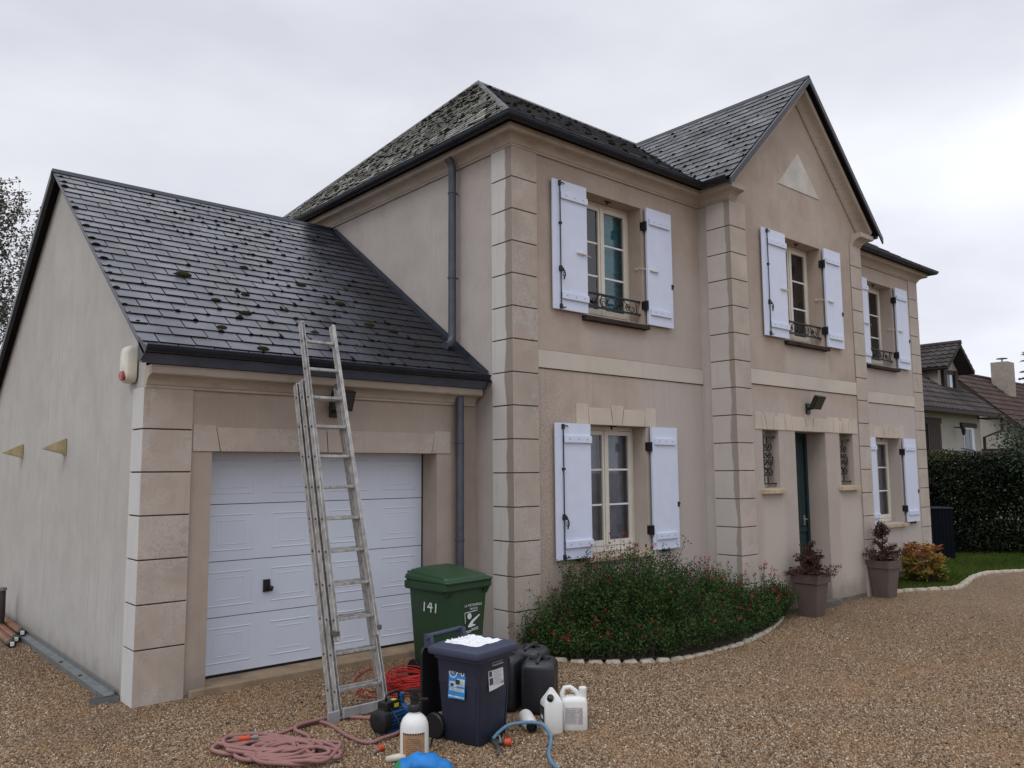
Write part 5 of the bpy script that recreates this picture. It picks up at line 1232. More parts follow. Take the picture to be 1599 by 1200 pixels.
# ------------------------------------------------------------------ leaves
def leaves(name, mat, C, Dv, Ln, Wd, tone, parent=None, fold=.25, curl=.15):
    C = np.asarray(C, float); n = len(C); Dv = np.asarray(Dv, float); Dv /= np.linalg.norm(Dv, axis=1)[:, None]+1e-9
    r_ = rng.normal(size=(n, 3)); S = np.cross(Dv, r_); S /= np.linalg.norm(S, axis=1)[:, None]+1e-9; Nn = np.cross(Dv, S)
    Ln = np.broadcast_to(Ln, n)[:, None]; Wd = np.broadcast_to(Wd, n)[:, None]
    if parent is not None:
        off = np.array(ROOT[parent].translation); C = C-off
    V = np.empty((n, 4, 3)); V[:, 0] = C; V[:, 1] = C+Dv*Ln*.5+S*Wd*.5+Nn*Wd*fold; V[:, 2] = C+Dv*Ln-Nn*Ln*curl; V[:, 3] = C+Dv*Ln*.5-S*Wd*.5+Nn*Wd*fold
    me = bpy.data.meshes.new(name); me.vertices.add(n*4); me.vertices.foreach_set('co', V.reshape(-1))
    i0 = np.arange(n)*4; loops = np.stack([i0, i0+1, i0+2, i0, i0+2, i0+3], 1).reshape(-1)
    me.loops.add(n*6); me.loops.foreach_set('vertex_index', loops); me.polygons.add(n*2); me.polygons.foreach_set('loop_start', np.arange(n*2)*3); me.polygons.foreach_set('loop_total', np.full(n*2, 3))
    me.update(calc_edges=True); me.materials.append(mat)
    a = me.attributes.new('tone', 'FLOAT', 'FACE'); a.data.foreach_set('value', np.repeat(np.clip(tone, 0, 1), 2).astype(np.float32))
    o = bpy.data.objects.new(name, me); col.objects.link(o)
    if parent is not None: o.parent = parent; ROOT[o] = ROOT[parent]
    return o
def rdir(n, up_=.4): d = rng.normal(size=(n, 3)); d /= np.linalg.norm(d, axis=1)[:, None]; d[:, 2] += up_; return d
def interp(x, xs, ys): return np.interp(x, xs, ys)
# flower bed
bedx = [.02, .09, .23, .54, 1.07, 1.74, 2.78, 3.9, 4.7]; bedy = [-.2, -.51, -.75, -1.03, -1.32, -1.35, -1.23, -.92, -.60]
soil = MB(); vs = []
pp = [(x_, y_, gz(x_)+.035) for x_, y_ in zip(bedx, bedy)]+[(4.7, -.56, gz(4.7)+.035), (3.784, -.56, -.10), (3.784, .02, -.10), (.02, .02, -.05)]
soil.add(pp, [tuple(range(len(pp)))])
tag(soil.build('flower_bed', simple('dark_soil', (.028, .02, .014), .95, bump=.8, bscale=40)), 'dark soil of the flower bed along the wall', 'flower bed', kind='structure')
m_sett = simple('granite_sett', (.42, .37, .29), .85, scale=14, var=.25, dirt=(.16, .13, .10), bump=.5)
def setts(path, n0, label, group, size=(.19, .10, .10), lift=.045, skip=()):
    P = smooth_path([(x_, y_, 0) for x_, y_ in path], 12); L_ = [0]
    for a, c in zip(P[:-1], P[1:]): L_.append(L_[-1]+(c-a).length)
    tot = L_[-1]; n_ = int(tot/(size[0]+.018))
    for k in range(n_):
        s_ = (k+.5)*tot/n_; i = max(j for j in range(len(L_)) if L_[j] <= s_); i = min(i, len(P)-2); d_ = (P[i+1]-P[i]).normalized(); p = P[i]+d_*(s_-L_[i])
        b = MB(); hx, hy = size[0]/2*random.uniform(.88, 1.0), size[1]/2*random.uniform(.85, 1.1)
        rg = lambda f_, z: [q+Vector((random.uniform(-.004, .004), random.uniform(-.004, .004), random.uniform(-.003, .003))) for q in rring(hx*f_, hy*f_, .018, z, n=3)]
        b.loft([rg(1, -.06), rg(1, .0), rg(.97, .025), rg(.8, .042)])
        o = b.build('kerb_stone', m_sett, smooth=True, auto=50); o.location = (p.x, p.y, gz(p.x)+lift-.035+random.uniform(-.006, .006)); o.rotation_euler = (random.uniform(-.05, .05), random.uniform(-.03, .03), math.atan2(d_.y, d_.x)+random.uniform(-.05, .05))
        tag(o, label, 'kerb stone', group)
setts(list(zip(bedx[1:], bedy[1:])), 0, 'pale granite kerb stone in the curved edge of the flower bed', 'kerb stones round the flower bed', size=(.17, .085, .1), lift=.026)
setts([(7.95, -.62), (8.5, -.72), (9.0, -.98), (9.45, -1.2), (9.85, -1.18), (10.3, -1.1), (11.25, -.9), (12.2, -.87), (13.04, -1.22), (14.2, -1.9), (15.5, -2.7)], 0, 'pale granite kerb stone between the lawn and the gravel', 'kerb stones along the lawn', size=(.24, .12, .1))

# salvia
m_salv = leaf_mat('salvia_leaf', [(.007, .020, .004), (.024, .058, .010), (.052, .108, .018), (.125, .18, .028)])
m_stem = simple('brown_stem', (.05, .035, .025), .8)
m_flower = leaf_mat('salvia_flower', [(.22, .010, .018), (.42, .016, .035), (.50, .04, .09)], .5, .3, .3)
sal = thing('flowering_shrub', (2.2, -.7, -.12), 0, 'wide dark green salvia bush dotted with small red flowers below the window', 'shrub')
tx = [-.10, .15, .45, .95, 1.45, 1.75, 2.15, 2.8, 3.6, 4.1, 4.5, 4.95]; tz = [.12, .34, .55, .82, 1.0, .88, .70, .54, .52, .42, .26, .02]
stems = []; C = []; Dd = []; tn = []; fl_c = []
sb = MB()
def env(x_, y_):
    yk = np.interp(x_, bedx, bedy)-.10; f_ = (y_-yk)/max(.05, (.0 if x_ < 3.78 else -.56)-yk); f_ = min(max(f_, 0), 1)
    g0 = gz(x_); top = np.interp(x_, tx, tz)
    return g0, (top-g0)*(.34+.66*math.sin(min(1, f_*1.35)*math.pi/2))
for i in range(2500):
    x_ = rng.uniform(.05, 4.75); yk = np.interp(x_, bedx, bedy); y1 = -.03 if x_ < 3.75 else -.60
    y_ = rng.uniform(min(yk-.01, y1-.02), y1); g0, hh_ = env(x_, y_)
    hh_ *= 1+.22*math.sin(x_*3.7+y_*5)+.12*math.sin(x_*9.1)
    hh_ *= rng.uniform(.55, 1.05)
    base = Vector((x_, y_, g0)); lean = Vector((rng.normal()*.10, rng.normal()*.08-.07, 0)); tip = base+Vector((0, 0, hh_))+lean*2*hh_
    tip.y = min(tip.y, -.0 if tip.x < 3.75 else -.57)
    if i % 4 == 0: sb.tube([base, base.lerp(tip, .5)+lean*.15, tip], [.005, .003, .0015], 4, caps=False)
    nl = int(12+36*hh_)
    cl = rng.random()
    for k in range(nl):
        t_ = rng.uniform(.12, 1.0)**.55; p = base.lerp(tip, t_)
        C.append((p.x+rng.normal()*.035, min(p.y+rng.normal()*.035, .0), p.z+rng.normal()*.02)); Dd.append(1); tn.append(.15+.45*cl+rng.normal()*.16+.12*(t_-.5))
    if rng.random() < .085 and hh_ > .15: fl_c.append(tip+Vector((0, -.02, .015)))
# tall thin flower stalks above the bush
for i in range(150):
    x_ = rng.uniform(.3, 4.7); y_ = rng.uniform(-.5, -.12) if x_ < 3.7 else rng.uniform(-.85, -.65); g0, hh_ = env(x_, y_)
    b0 = Vector((x_, y_, g0+hh_*.7)); tp = b0+Vector((rng.normal()*.06, rng.normal()*.04, hh_*.30+rng.uniform(.08, .26)))
    sb.tube([b0, b0.lerp(tp, .5)+Vector((rng.normal()*.01, 0, 0)), tp], [.003, .002, .001], 4, caps=False)
    for k in range(10):
        p = b0.lerp(tp, rng.uniform(.0, 1)); C.append((p.x+rng.normal()*.012, p.y+rng.normal()*.012, p.z)); tn.append(rng.uniform(.1, .6))
    if rng.random() < .35: fl_c.append(tp)
C = np.array(C); n_ = len(C)
leaves('foliage', m_salv, C, rdir(n_, .35), rng.uniform(.022, .042, n_), rng.uniform(.013, .023, n_), np.array(tn), sal)
sb.build('stems', m_stem, sal)
fc = []; ft = []
for p in fl_c:
    t0 = rng.random()
    for k in range(7): fc.append((p.x+rng.normal()*.010, p.y+rng.normal()*.010-.01, p.z+rng.normal()*.012)); ft.append(t0+rng.normal()*.1)
fc = np.array(fc); leaves('flowers', m_flower, fc, rdir(len(fc), .0), rng.uniform(.016, .028, len(fc)), rng.uniform(.012, .02, len(fc)), np.array(ft), sal)

# ------------------------------------------------------------------ pots
m_pot = simple('taupe_pot_plastic', (.115, .088, .078), .5, .35, var=.08, scale=4)
def pot(loc, s_, label, plabel, hgt, seed, rz):
    t = thing('square_planter', loc, rz, label, 'planter', 'tall square planters by the front door')
    b = MB(); b.loft([rring(.135, .135, .015, 0), rring(.188, .188, .02, .50)]); b.build('pot_body', m_pot, t, local=True, smooth=True, auto=30)
    b = MB(); b.loft([rring(.198, .198, .02, .485), rring(.210, .210, .02, .49), rring(.220, .220, .02, .615), rring(.20, .20, .02, .617), rring(.195, .195, .02, .57)]); b.build('pot_rim', m_pot, t, local=True, smooth=True, auto=30)
    b = MB(); b.loft([rring(.196, .196, .02, .57), rring(.19, .19, .02, .585)]); b.build('potting_soil', simple('soil', (.03, .022, .015), .95), t, local=True)
    rg = np.random.default_rng(seed); C = []; tn = []; D_ = []
    pl = thing('potted_shrub', (loc[0], loc[1], loc[2]+.58), 0, plabel, 'shrub', 'dark red shrubs in the planters')
    sb = MB(); sb.tube([(loc[0], loc[1], loc[2]+.57), (loc[0]+.01, loc[1], loc[2]+.58+hgt)], [.014, .004], 6)
    for k in range(46):
        zz = hgt*rg.random()**1.5*.92; a0 = rg.uniform(0, 6.28); rr_ = (.40*(1-zz/hgt)**1.25+.05)*rg.uniform(.6, 1.15)
        p0 = Vector((loc[0], loc[1], loc[2]+.58+zz*.85)); p1 = Vector((loc[0]+rr_*math.cos(a0), loc[1]+rr_*math.sin(a0), loc[2]+.60+zz+rr_*.10+rg.uniform(-.02, .05)))
        sb.tube([p0, p0.lerp(p1, .5)+Vector((0, 0, -.01)), p1], [.005, .003, .0015], 4, caps=False)
        for q in range(int(30+rr_*150)):
            t_ = rg.uniform(.15, 1); p = p0.lerp(p1, t_); C.append((p.x+rg.normal()*.022, p.y+rg.normal()*.022, p.z+rg.normal()*.016)); tn.append(rg.random())
    C = np.array(C); leaves('foliage', m_maroon, C, rdir(len(C), .2), rng.uniform(.022, .042, len(C)), rng.uniform(.014, .024, len(C)), np.array(tn), pl)
    sb.build('stems', m_stem, pl)
m_maroon = leaf_mat('maroon_leaf', [(.018, .010, .008), (.045, .018, .014), (.085, .030, .018), (.12, .05, .025)])
pot((5.15, -.83, -.17), 1, 'taupe square tapered planter in front of the door step', 'dark red cone shaped shrub in the planter before the door', .52, 5, R(3))
pot((7.70, -.68-.08, -.17), 1, 'taupe square tapered planter at the corner of the entrance bay', 'dark red spreading shrub with a tall tip in the corner planter', .70, 8, R(-4))

# yellow shrub on the lawn edge
m_yel = leaf_mat('autumn_leaf', [(.05, .09, .018), (.16, .16, .03), (.36, .26, .05), (.40, .17, .05), (.28, .07, .04)], trans=.3)
ys = thing('autumn_shrub', (9.95, -.52, -.17), 0, 'rounded shrub turning yellow and orange at the edge of the lawn', 'shrub')
C = []; D_ = []; tn = []; sb = MB()
for k in range(120):
    a0 = rng.uniform(0, 6.28); ph = rng.uniform(-.05, 1)**.8 if False else rng.random()
    zz = .08+.60*ph; rr_ = .42*math.sqrt(max(.05, 1-(zz-.40)**2/.32))*rng.uniform(.5, 1.05)
    p = Vector((9.95+rr_*math.cos(a0), -.50+rr_*math.sin(a0)*.9, -.17+zz)); p0 = Vector((9.95+.1*math.cos(a0), -.5+.1*math.sin(a0), -.15))
    sb.tube([p0, p0.lerp(p, .6)+Vector((0, 0, .05)), p], [.006, .004, .002], 4, caps=False)
    for q in range(15):
        a1 = rng.uniform(0, 6.28); C.append(p+Vector((rng.normal()*.02, rng.normal()*.02, rng.normal()*.025))); D_.append((math.cos(a1), math.sin(a1), rng.uniform(-.45, .7))); tn.append(.16+.62*(zz-.08)/.6+rng.normal()*.14+(.25 if k % 7 == 0 else 0))
leaves('foliage', m_yel, np.array([tuple(c) for c in C]), D_, rng.uniform(.075, .13, len(C)), rng.uniform(.02, .034, len(C)), np.array(tn), ys, curl=.3); sb.build('stems', m_stem, ys)

# lawn
lw = MB(); lp = [(7.92, .0), (7.92, -.56)]+[(8.5, -.66), (9.0, -.92), (9.45, -1.14), (9.85, -1.12), (10.3, -1.04), (11.25, -.84), (12.2, -.81), (13.04, -1.16), (14.2, -1.84), (15.5, -2.64), (24, -8), (30, -2), (30, 14), (8, 14), (11.7, 7), (11.66, 0.02), (11.2, .02)]
lw.add([(x_, y_, -.17+.006) for x_, y_ in lp], [tuple(range(len(lp)))])
m_lawn = simple('lawn_green', (.050, .070, .016), .9, .1, scale=3, var=.3, bump=.8, bscale=90)
tag(lw.build('lawn', m_lawn), 'flat green lawn in front of the hedge', 'lawn', kind='structure')
def inpoly(x_, y_, poly):
    c = False; j = len(poly)-1
    for i in range(len(poly)):
        if (poly[i][1] > y_) != (poly[j][1] > y_) and x_ < (poly[j][0]-poly[i][0])*(y_-poly[i][1])/(poly[j][1]-poly[i][1])+poly[i][0]: c = not c
        j = i
    return c
C = []
while len(C) < 42000:
    x_ = 8+10.5*rng.random()**1.3; y_ = rng.uniform(-3, 3)
    if inpoly(x_, y_, lp) and not (x_ < 11.7 and y_ > 0): C.append((x_, y_, -.168))
C = np.array(C); d_ = rng.normal(size=(len(C), 3))*.35; d_[:, 2] = 1
patch = .5+.25*np.sin(C[:, 0]*1.7+C[:, 1])+.15*np.sin(C[:, 1]*4.1)
tag(leaves('grass', leaf_mat('grass_blade', [(.035, .065, .010), (.07, .115, .016), (.12, .16, .03)], .6, .2), C, d_, rng.uniform(.03, .065, len(C)), rng.uniform(.008, .014, len(C)), patch*.7+rng.random(len(C))*.3), 'short green grass blades of the lawn', 'grass', kind='stuff')

# hedge
m_hedge = leaf_mat('hedge_leaf', [(.005, .009, .004), (.011, .018, .007), (.024, .038, .012), (.09, .105, .025)], .55, .25, .08)
hd = thing('clipped_hedge', (16.2, 1.2, -.17), 0, 'dark clipped hedge behind the lawn with light showing through its foot', 'hedge')
a, c = Vector((13.0, 4.5, 0)), Vector((21.0, -3.6, 0)); Lh = (c-a).length; dh = (c-a).normalized(); nh = Vector((-dh.y, dh.x, 0))
n_ = 95000; s_ = rng.random(n_)*Lh; zz = rng.random(n_)*2.50; off = (rng.random(n_)-.5)*1.1
gap = np.clip(1-np.abs(s_-6.2)/1.2, 0, 1)*np.clip(1-np.abs(zz-.85)/.55, 0, 1)
keep = (rng.random(n_) > gap*1.25) & ((zz > .25) | (rng.random(n_) > .5)); s_, zz, off = s_[keep], zz[keep], off[keep]
topw = .06*np.sin(s_*3.1)+.05*np.sin(s_*7.7); zz = zz*(1+topw*.4)
C = np.stack([a.x+dh.x*s_+nh.x*off, a.y+dh.y*s_+nh.y*off, -.17+zz], 1)+rng.normal(size=(len(s_), 3))*.03
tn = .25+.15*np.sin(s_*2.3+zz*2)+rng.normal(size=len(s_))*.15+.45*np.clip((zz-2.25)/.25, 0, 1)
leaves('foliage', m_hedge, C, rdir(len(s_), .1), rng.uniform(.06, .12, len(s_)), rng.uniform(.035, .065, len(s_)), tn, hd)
sb = MB()
for k in range(46):
    p = a+dh*(Lh*(k+.5)/46)+nh*rng.uniform(-.15, .15); p.z = -.17
    q = p+Vector((rng.normal()*.08, rng.normal()*.08, 2.2)); sb.tube([p, p.lerp(q, .5)+Vector((rng.normal()*.05, rng.normal()*.05, 0)), q], [.025, .018, .008], 5, caps=False)
    for j in range(5):
        r0 = p.lerp(q, rng.uniform(.15, .9)); r1 = r0+Vector((rng.normal()*.3, rng.normal()*.3, .25)); sb.tube([r0, r1], [.009, .004], 4, caps=False)
sb.build('stems', m_bark, hd)
def bush(name, cx, cy, z0, rx, ry_, rz_, n_, mat, lab, size=(.06, .11), tonec=.4, trunk=True, cat='bush'):
    t = thing(name, (cx, cy, z0), 0, lab, cat)
    cl = rng.normal(size=(26, 3)); cl /= np.linalg.norm(cl, axis=1)[:, None]; cl *= rng.uniform(.45, .95, 26)[:, None]
    idx = rng.integers(0, 26, n_); P_ = cl[idx]+rng.normal(size=(n_, 3))*.17
    C = np.stack([cx+P_[:, 0]*rx, cy+P_[:, 1]*ry_, z0+rz_*(1+P_[:, 2])], 1); C[:, 2] = np.maximum(C[:, 2], z0)
    leaves('foliage', mat, C, rdir(n_, .1), rng.uniform(*size, n_), rng.uniform(size[0]*.5, size[1]*.5, n_), tonec+.2*np.sin(idx*1.7)+rng.normal(size=n_)*.12, t)
    sb = MB()
    for k in range(9):
        q = Vector((cx+cl[k, 0]*rx*.8, cy+cl[k, 1]*ry_*.8, z0+rz_*(1+cl[k, 2]*.8))); sb.tube([(cx, cy, z0), (cx+(q.x-cx)*.3, cy+(q.y-cy)*.3, z0+rz_*.5), q], [.04, .025, .01], 5, caps=False)
    sb.build('branches', m_bark, t); return t
m_laurel = leaf_mat('laurel_leaf', [(.010, .020, .009), (.022, .045, .018), (.04, .075, .028), (.08, .11, .035)], .4, .5, .15)
bush('laurel_bush', 17.5, -1.0, -.17, 1.6, 1.6, 1.72, 15000, m_laurel, 'tall glossy laurel bush standing in front of the clipped hedge')
# dark box by the house corner
cx, cy = 14.45, 1.05
t = thing('compost_box', (cx, cy, -.17), R(-45), 'blue black slatted compost box on the lawn against the hedge', 'compost box')
for s2, (x0, x1, y0, y1) in enumerate(((-.31, .31, -.34, -.31), (-.31, -.28, -.31, .31), (.28, .31, -.31, .31), (-.31, .31, .31, .34))):
    b = MB()
    for k in range(7):
        if s2 in (0, 3): b.box(x0+.0886*k, x0+.084+.0886*k, y0, y1, 0, 1.18)
        elif k < 6: b.box(x0, x1, y0+.104*k, y0+.098+.104*k, 0, 1.18)
    b.build('side_panel', simple('blue_black_plastic', (.004, .006, .011), .7, .08), t, local=True, bevel=.004)
b = MB(); b.box(-.33, .33, -.36, .36, 1.18, 1.22); b.build('box_lid', simple('blue_black_lid', (.008, .012, .022), .5), t, local=True, bevel=.01)

# ------------------------------------------------------------------ neighbouring houses
m_nw = simple('neighbour_render', (.40, .375, .33), .9, .1, scale=1, var=.06, bump=.3)
def tile_mat(name, ca, cb, sx, sz):
    M = Mat(name, .8, .25); t_ = M.attr('tone'); c = M.mix(t_, ca, cb); c = M.mix(M.mr(M.noise(1.3, 5), .4, .7, 0, .5), c, tuple(k*.6 for k in ca)); M.col(c); return M.m
m_tile1 = tile_mat('grey_brown_tile', (.040, .034, .034), (.075, .062, .060), 1, 1); m_tile2 = tile_mat('brown_red_tile', (.046, .030, .026), (.080, .050, .042), 1, 1)
m_ndark = simple('dark_brown_wood', (.035, .022, .018), .7)
def tiles(mb, O, U, V, Lu, Lv, w=.26, h=.33, umin=None):
    O, U, V = Vector(O), Vector(U).normalized(), Vector(V).normalized(); Nn = U.cross(V); Nn = Nn if Nn.z > 0 else -Nn
    for r_ in range(int(Lv/h)+1):
        va, vb = r_*h, min(Lv, r_*h+h*1.1); k = 0
        if vb <= va: continue
        while k*w < Lu:
            u0, u1 = k*w, min(Lu, (k+1)*w); um = (u0+u1)/2; k += 1; mb.ct = random.random()
            P = lambda u, v, n_: O+U*u+V*v+Nn*n_
            mb.add([P(u0, va, .03), P(um, va, .075), P(u1, va, .03), P(u1, vb, .0), P(um, vb, .035), P(u0, vb, .0), P(u0, va, -.01), P(u1, va, -.01)], [(0, 1, 4, 5), (1, 2, 3, 4), (0, 6, 7, 2, 1)])
n1 = thing('neighbour_house', (22, 6, -.2), 0, 'cream neighbouring house with dark tiled roof, dormer and brown shutter behind the hedge', 'house')
b = MB(); b.box(14.5, 25.4, 3.6, 11, -.2, 3.95); b.prism([(3.6, 3.95), (11, 3.95), (7.3, 7.0)], 14.5, 25.38, 0); b.build('wall', m_nw, n1)
b = MB(); tiles(b, (13.8, 3.15, 3.86), (1, 0, 0), (0, 4.15, 3.45), 12.5, math.hypot(4.15, 3.45)); b.ct = .3
b.add([(13.8, 3.15, 3.84), (26.3, 3.15, 3.84), (26.3, 7.3, 7.28), (13.8, 7.3, 7.28)], [(0, 1, 2, 3)]); b.add([(13.8, 11.4, 3.84), (26.3, 11.4, 3.84), (26.3, 7.3, 7.28), (13.8, 7.3, 7.28)], [(0, 1, 2, 3)])
nr = b.build('roof', m_tile1, n1)
b = MB(); b.box(13.8, 26.35, 3.05, 3.15, 3.74, 3.86); b.build('gutter', m_ndark, n1); b = MB(); b.tube([(26.1, 3.1, 3.78), (26.1, 3.12, 3.3), (25.45, 3.5, 3.05), (25.42, 3.52, -.2)], .05, 8); b.build('downpipe', m_ndark, n1)
b = MB(); b.box(24.9, 25.4, 2.0, 3.6, 3.6, 3.75) if False else b.box(25.2, 26.2, 3.2, 3.6, 3.70, 3.74); b.build('soffit_board', m_ndark, n1)
b = MB(); b.box(20.35, 21.85, 3.54, 3.6, 3.42, 3.60); b.build('door_lintel', m_ndark, n1)
b = MB(); b.box(20.6, 21.7, 3.53, 3.6, 1.9, 3.42)
for k in range(6): b.box(20.64+.175*k, 20.79+.175*k, 3.50, 3.53, 1.95, 3.38)
b.build('shutter', m_ndark, n1)
b = MB(); b.box(23.55, 24.95, 3.54, 3.6, 3.36, 3.52); b.build('window_lintel', m_ndark, n1)
b = MB(); b.box(23.75, 24.7, 3.56, 3.6, 2.0, 3.36); o = b.build('window', m_white, n1); b = MB(); b.box(23.82, 24.15, 3.545, 3.56, 2.05, 3.3); b.box(24.22, 24.42, 3.545, 3.56, 2.05, 3.3); b.build('pane', simple('dark_glass', (.05, .06, .07), .1), o)
b = MB(); b.tube([(23.0, 3.58, 3.35), (23.0, 3.35, 3.3), (23.0, 3.3, 3.38)], .02, 6); b.lathe([(.02, 0), (.05, .04), (.08, .20), (.03, .28), (.01, .32)], (23.0, 3.3, 3.06), 8); b.build('wall_lantern', m_iron, n1)
b = MB()
for xx in np.arange(20, 26.5, .5): b.tube([(xx, 3.0, 1.6), (xx, 3.0, 2.5)], .015, 5)
b.box(19.5, 26.5, 2.98, 3.02, 2.5, 2.53); b.tube([(21.9, 3.0, 2.6), (22.6, 2.9, 2.55), (23.2, 2.8, 2.2)], .02, 5); b.build('terrace_railing', m_iron, n1)
# dormer (ridge runs back into the roof)
y0 = 4.35; zf = 3.86+(y0-3.15)*3.45/4.15
b = MB(); b.box(20.9, 23.6, y0+.05, 6.6, zf-.1, 5.52); b.prism([(20.9, 5.52), (23.6, 5.52), (22.25, 6.35)], y0+.05, 6.6, 1) if False else None
dx0, dx1, dxm, dzr = 23.9, 25.9, 24.9, 6.45
b = MB(); b.box(dx0+.1, dx1-.1, y0+.03, 6.9, zf-.2, 5.55); b.prism([(dx0+.1, 5.55), (dx1-.1, 5.55), (dxm, 6.30)], y0+.03, 6.9, 1); dm = b.build('dormer', m_nw, n1)
b = MB(); sl = math.hypot(1.25, .95)
tiles(b, (dxm-1.25, y0-.45, 5.50), (0, 1, 0), (1.25, 0, .95), 3.4, sl, .25, .27); tiles(b, (dxm+1.25, y0-.45, 5.50), (0, 1, 0), (-1.25, 0, .95), 3.4, sl, .25, .27)
b.prism([(dxm-1.27, 5.46), (dxm, 6.42), (dxm+1.27, 5.46), (dxm+1.2, 5.40), (dxm, 6.32), (dxm-1.2, 5.40)], y0-.45, 7.0, 1)
b.tube([(dxm, y0-.48, 6.47), (dxm, 7.0, 6.47)], .09, 8); b.build('dormer_roof', m_tile1, dm)
b = MB(); b.box(dx0+.35, dx0+.62, y0-.08, y0+.03, zf-.1, 5.5); b.box(dx1-.62, dx1-.35, y0-.08, y0+.03, zf-.1, 5.5); b.box(dx0+.62, dx1-.62, y0-.05, y0+.03, 5.34, 5.5); b.build('dormer_frame', m_ndark, dm)
b = MB(); b.box(dxm-.3, dxm+.3, y0-.02, y0+.0, zf+.0, 5.34); b.build('dormer_pane', simple('dark_glass_dormer', (.10, .11, .13), .1), dm); b = MB(); b.box(dxm-.05, dxm+.17, y0-.04, y0-.02, zf+.0, 5.33); b.build('dormer_window', m_white, dm)
# second neighbour, gable with brown tiled roof
n2_ = thing('neighbour_house', (33, 5, -.2), 0, 'neighbouring house with brown red tiled roof and a pale chimney', 'house')
X0 = 31.0; ap = (6.46, 6.04); ev = (3.0, 2.85)
b = MB(); b.prism([(3.4, -.2), (9.6, -.2), (9.6, 3.1), (6.46, 5.95), (3.4, 3.1)], X0, X0+14, 0); b.build('wall', m_nw, n2_)
b = MB(); dv_ = (0, 6.46-3.0, 6.04-2.85); tiles(b, (X0-.55, 3.0, 2.88), (1, 0, 0), dv_, 15, math.hypot(3.46, 3.19), .3, .36); b.ct = .3
b.add([(X0-.55, 3.0, 2.86), (X0+14.5, 3.0, 2.86), (X0+14.5, 6.46, 6.05), (X0-.55, 6.46, 6.05)], [(0, 1, 2, 3)]); b.add([(X0-.55, 10.0, 2.8), (X0+14.5, 10.0, 2.8), (X0+14.5, 6.46, 6.05), (X0-.55, 6.46, 6.05)], [(0, 1, 2, 3)])
b.tube([(X0-.6, 6.46, 6.08), (X0+14.5, 6.46, 6.08)], .1, 8); b.build('roof', m_tile2, n2_)
b = MB(); b.prism([(2.95, 2.72), (6.46, 5.98), (6.46, 5.78), (3.05, 2.6)], X0-.56, X0-.48, 0); b.build('barge_board', m_ndark, n2_)
b = MB(); b.box(X0-.06, X0, 3.4, 9.4, 1.5, 2.75); b.build('timber_panel', m_ndark, n2_)
b = MB(); b.box(34.55, 35.45, 5.4, 6.1, 4.6, 6.75); ch = b.build('chimney', simple('chimney_render', (.30, .26, .22), .9), n2_, bevel=.01); b = MB(); b.tube([(35, 5.75, 6.7), (35, 5.75, 6.93)], .03, 6); b.lathe([(.24, 0), (.22, .03), (.05, .05)], (35, 5.75, 6.92), 10); b.build('chimney_cowl', m_ndark, ch)
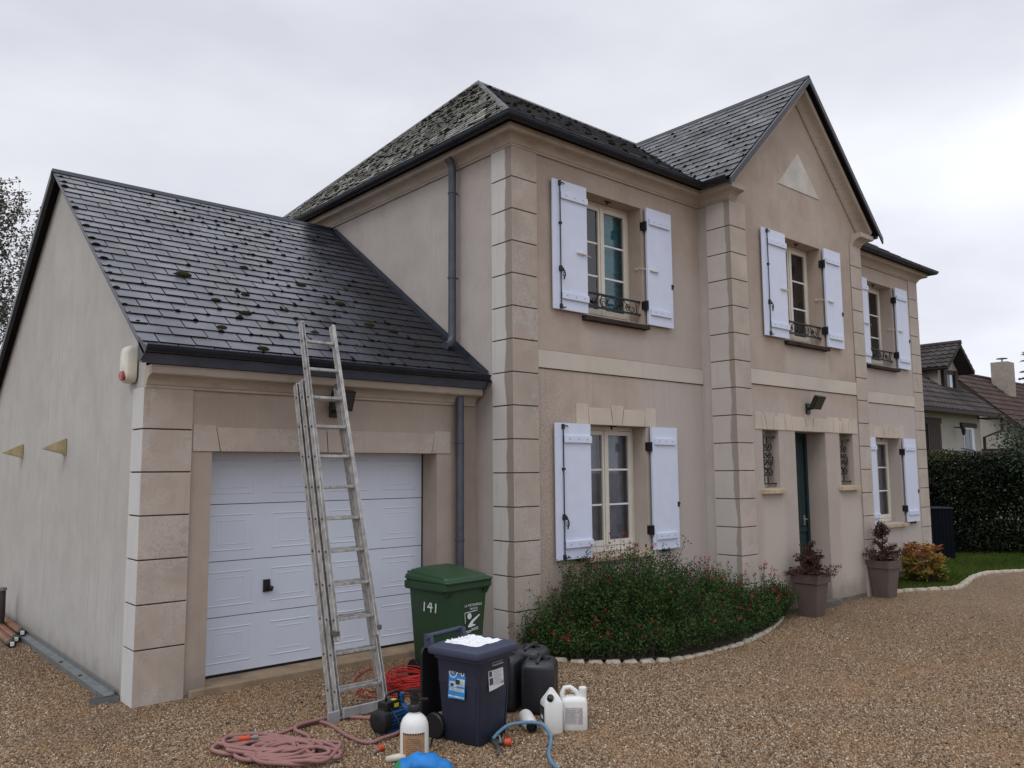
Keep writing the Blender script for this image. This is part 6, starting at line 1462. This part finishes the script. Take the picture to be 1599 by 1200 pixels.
# ------------------------------------------------------------------ trees
m_birch = leaf_mat('birch_leaf', [(.035, .04, .03), (.065, .07, .05), (.10, .10, .07), (.13, .12, .06)], .6, .3, .25)
tr = thing('birch_tree', (-4.3, 26.5, -.2), 0, 'tall weeping birch with sparse hanging leaves behind the garage', 'tree')
b = MB(); b.tube([(-4.0, 26.5, -.2), (-3.7, 26.5, 5), (-3.3, 26.4, 9), (-3.2, 26.4, 13.6)], [.22, .17, .10, .03], 10); tk = b.build('trunk', simple('birch_bark', (.40, .38, .35), .8, scale=3, var=.4), tr, smooth=True)
C = []; tn = []; sb = MB()
for k in range(270):
    h0 = rng.uniform(3, 13.6); rad = 4.0*math.sin(min(1, (14.2-h0)/5)*math.pi/2)*rng.uniform(.25, 1); a0 = rng.uniform(0, 6.28)
    p0 = Vector((-3.2, 26.4, h0-.3)); p1 = Vector((-3.2+rad*math.cos(a0), 26.4+rad*math.sin(a0), h0+rad*.25)); sb.tube([p0, p0.lerp(p1, .6)+Vector((0, 0, .3)), p1], [.035, .018, .008], 4, caps=False)
    for j in range(9):
        q0 = p0.lerp(p1, rng.uniform(.3, 1.05))+Vector((0, 0, .1)); q1 = q0+Vector((rng.normal()*.25, rng.normal()*.25, -rng.uniform(.5, 1.9)))
        if j < 5: sb.tube([q0, q1], [.006, .003], 3, caps=False)
        for m_ in range(30):
            q = q0.lerp(q1, rng.random()); C.append((q.x+rng.normal()*.07, q.y+rng.normal()*.07, q.z)); tn.append(rng.random())
leaves('crown', m_birch, np.array(C), rdir(len(C), -.5), rng.uniform(.08, .14, len(C)), rng.uniform(.05, .085, len(C)), np.array(tn), tr); sb.build('branches', m_bark, tr)
def conifer(x_, y_, z0, h_, r_, lab):
    t = thing('conifer_tree', (x_, y_, z0), 0, lab, 'tree'); b = MB(); b.tube([(x_, y_, z0), (x_, y_, z0+h_)], [.2, .03], 6); b.build('trunk', m_bark, t)
    C = []; D2 = []
    for k in range(150):
        f_ = rng.random(); a0 = rng.uniform(0, 6.28); rr_ = r_*(1-f_)*rng.uniform(.7, 1.1)+.1
        for j in range(30):
            s_ = rng.uniform(.2, 1); C.append((x_+rr_*s_*math.cos(a0)+rng.normal()*.08, y_+rr_*s_*math.sin(a0)+rng.normal()*.08, z0+1+f_*(h_-1)-s_*rr_*.25)); D2.append((math.cos(a0), math.sin(a0), -.3))
    leaves('crown', m_conif, np.array(C), D2, rng.uniform(.15, .35, len(C)), .07, rng.random(len(C)), t)
m_conif = leaf_mat('conifer_needle', [(.012, .022, .014), (.025, .04, .022)], .6, .3, .1)
conifer(47.9, 8.2, -.2, 9.2, 2.2, 'dark conifer rising beyond the brown red roof')

# fallen leaves on the drive
C = []
for k in range(420):
    x_ = rng.uniform(-5, 9); y_ = rng.uniform(-5.5, .2) if k % 3 else (np.interp(x_, bedx, bedy)-abs(rng.normal())*.35)
    if (x_ < .1 and y_ > .4) or y_ > -.05: continue
    C.append((x_, y_, gz(x_)+.014))
C = np.array(C); d_ = rng.normal(size=(len(C), 3)); d_[:, 2] *= .15
tag(leaves('leaf_litter', leaf_mat('dead_leaf', [(.05, .028, .015), (.12, .06, .025), (.20, .12, .04)], .7, .2, .1), C, d_, rng.uniform(.018, .045, len(C)), rng.uniform(.012, .026, len(C)), rng.random(len(C))), 'small brown fallen leaves scattered on the gravel', 'fallen leaves', kind='stuff')
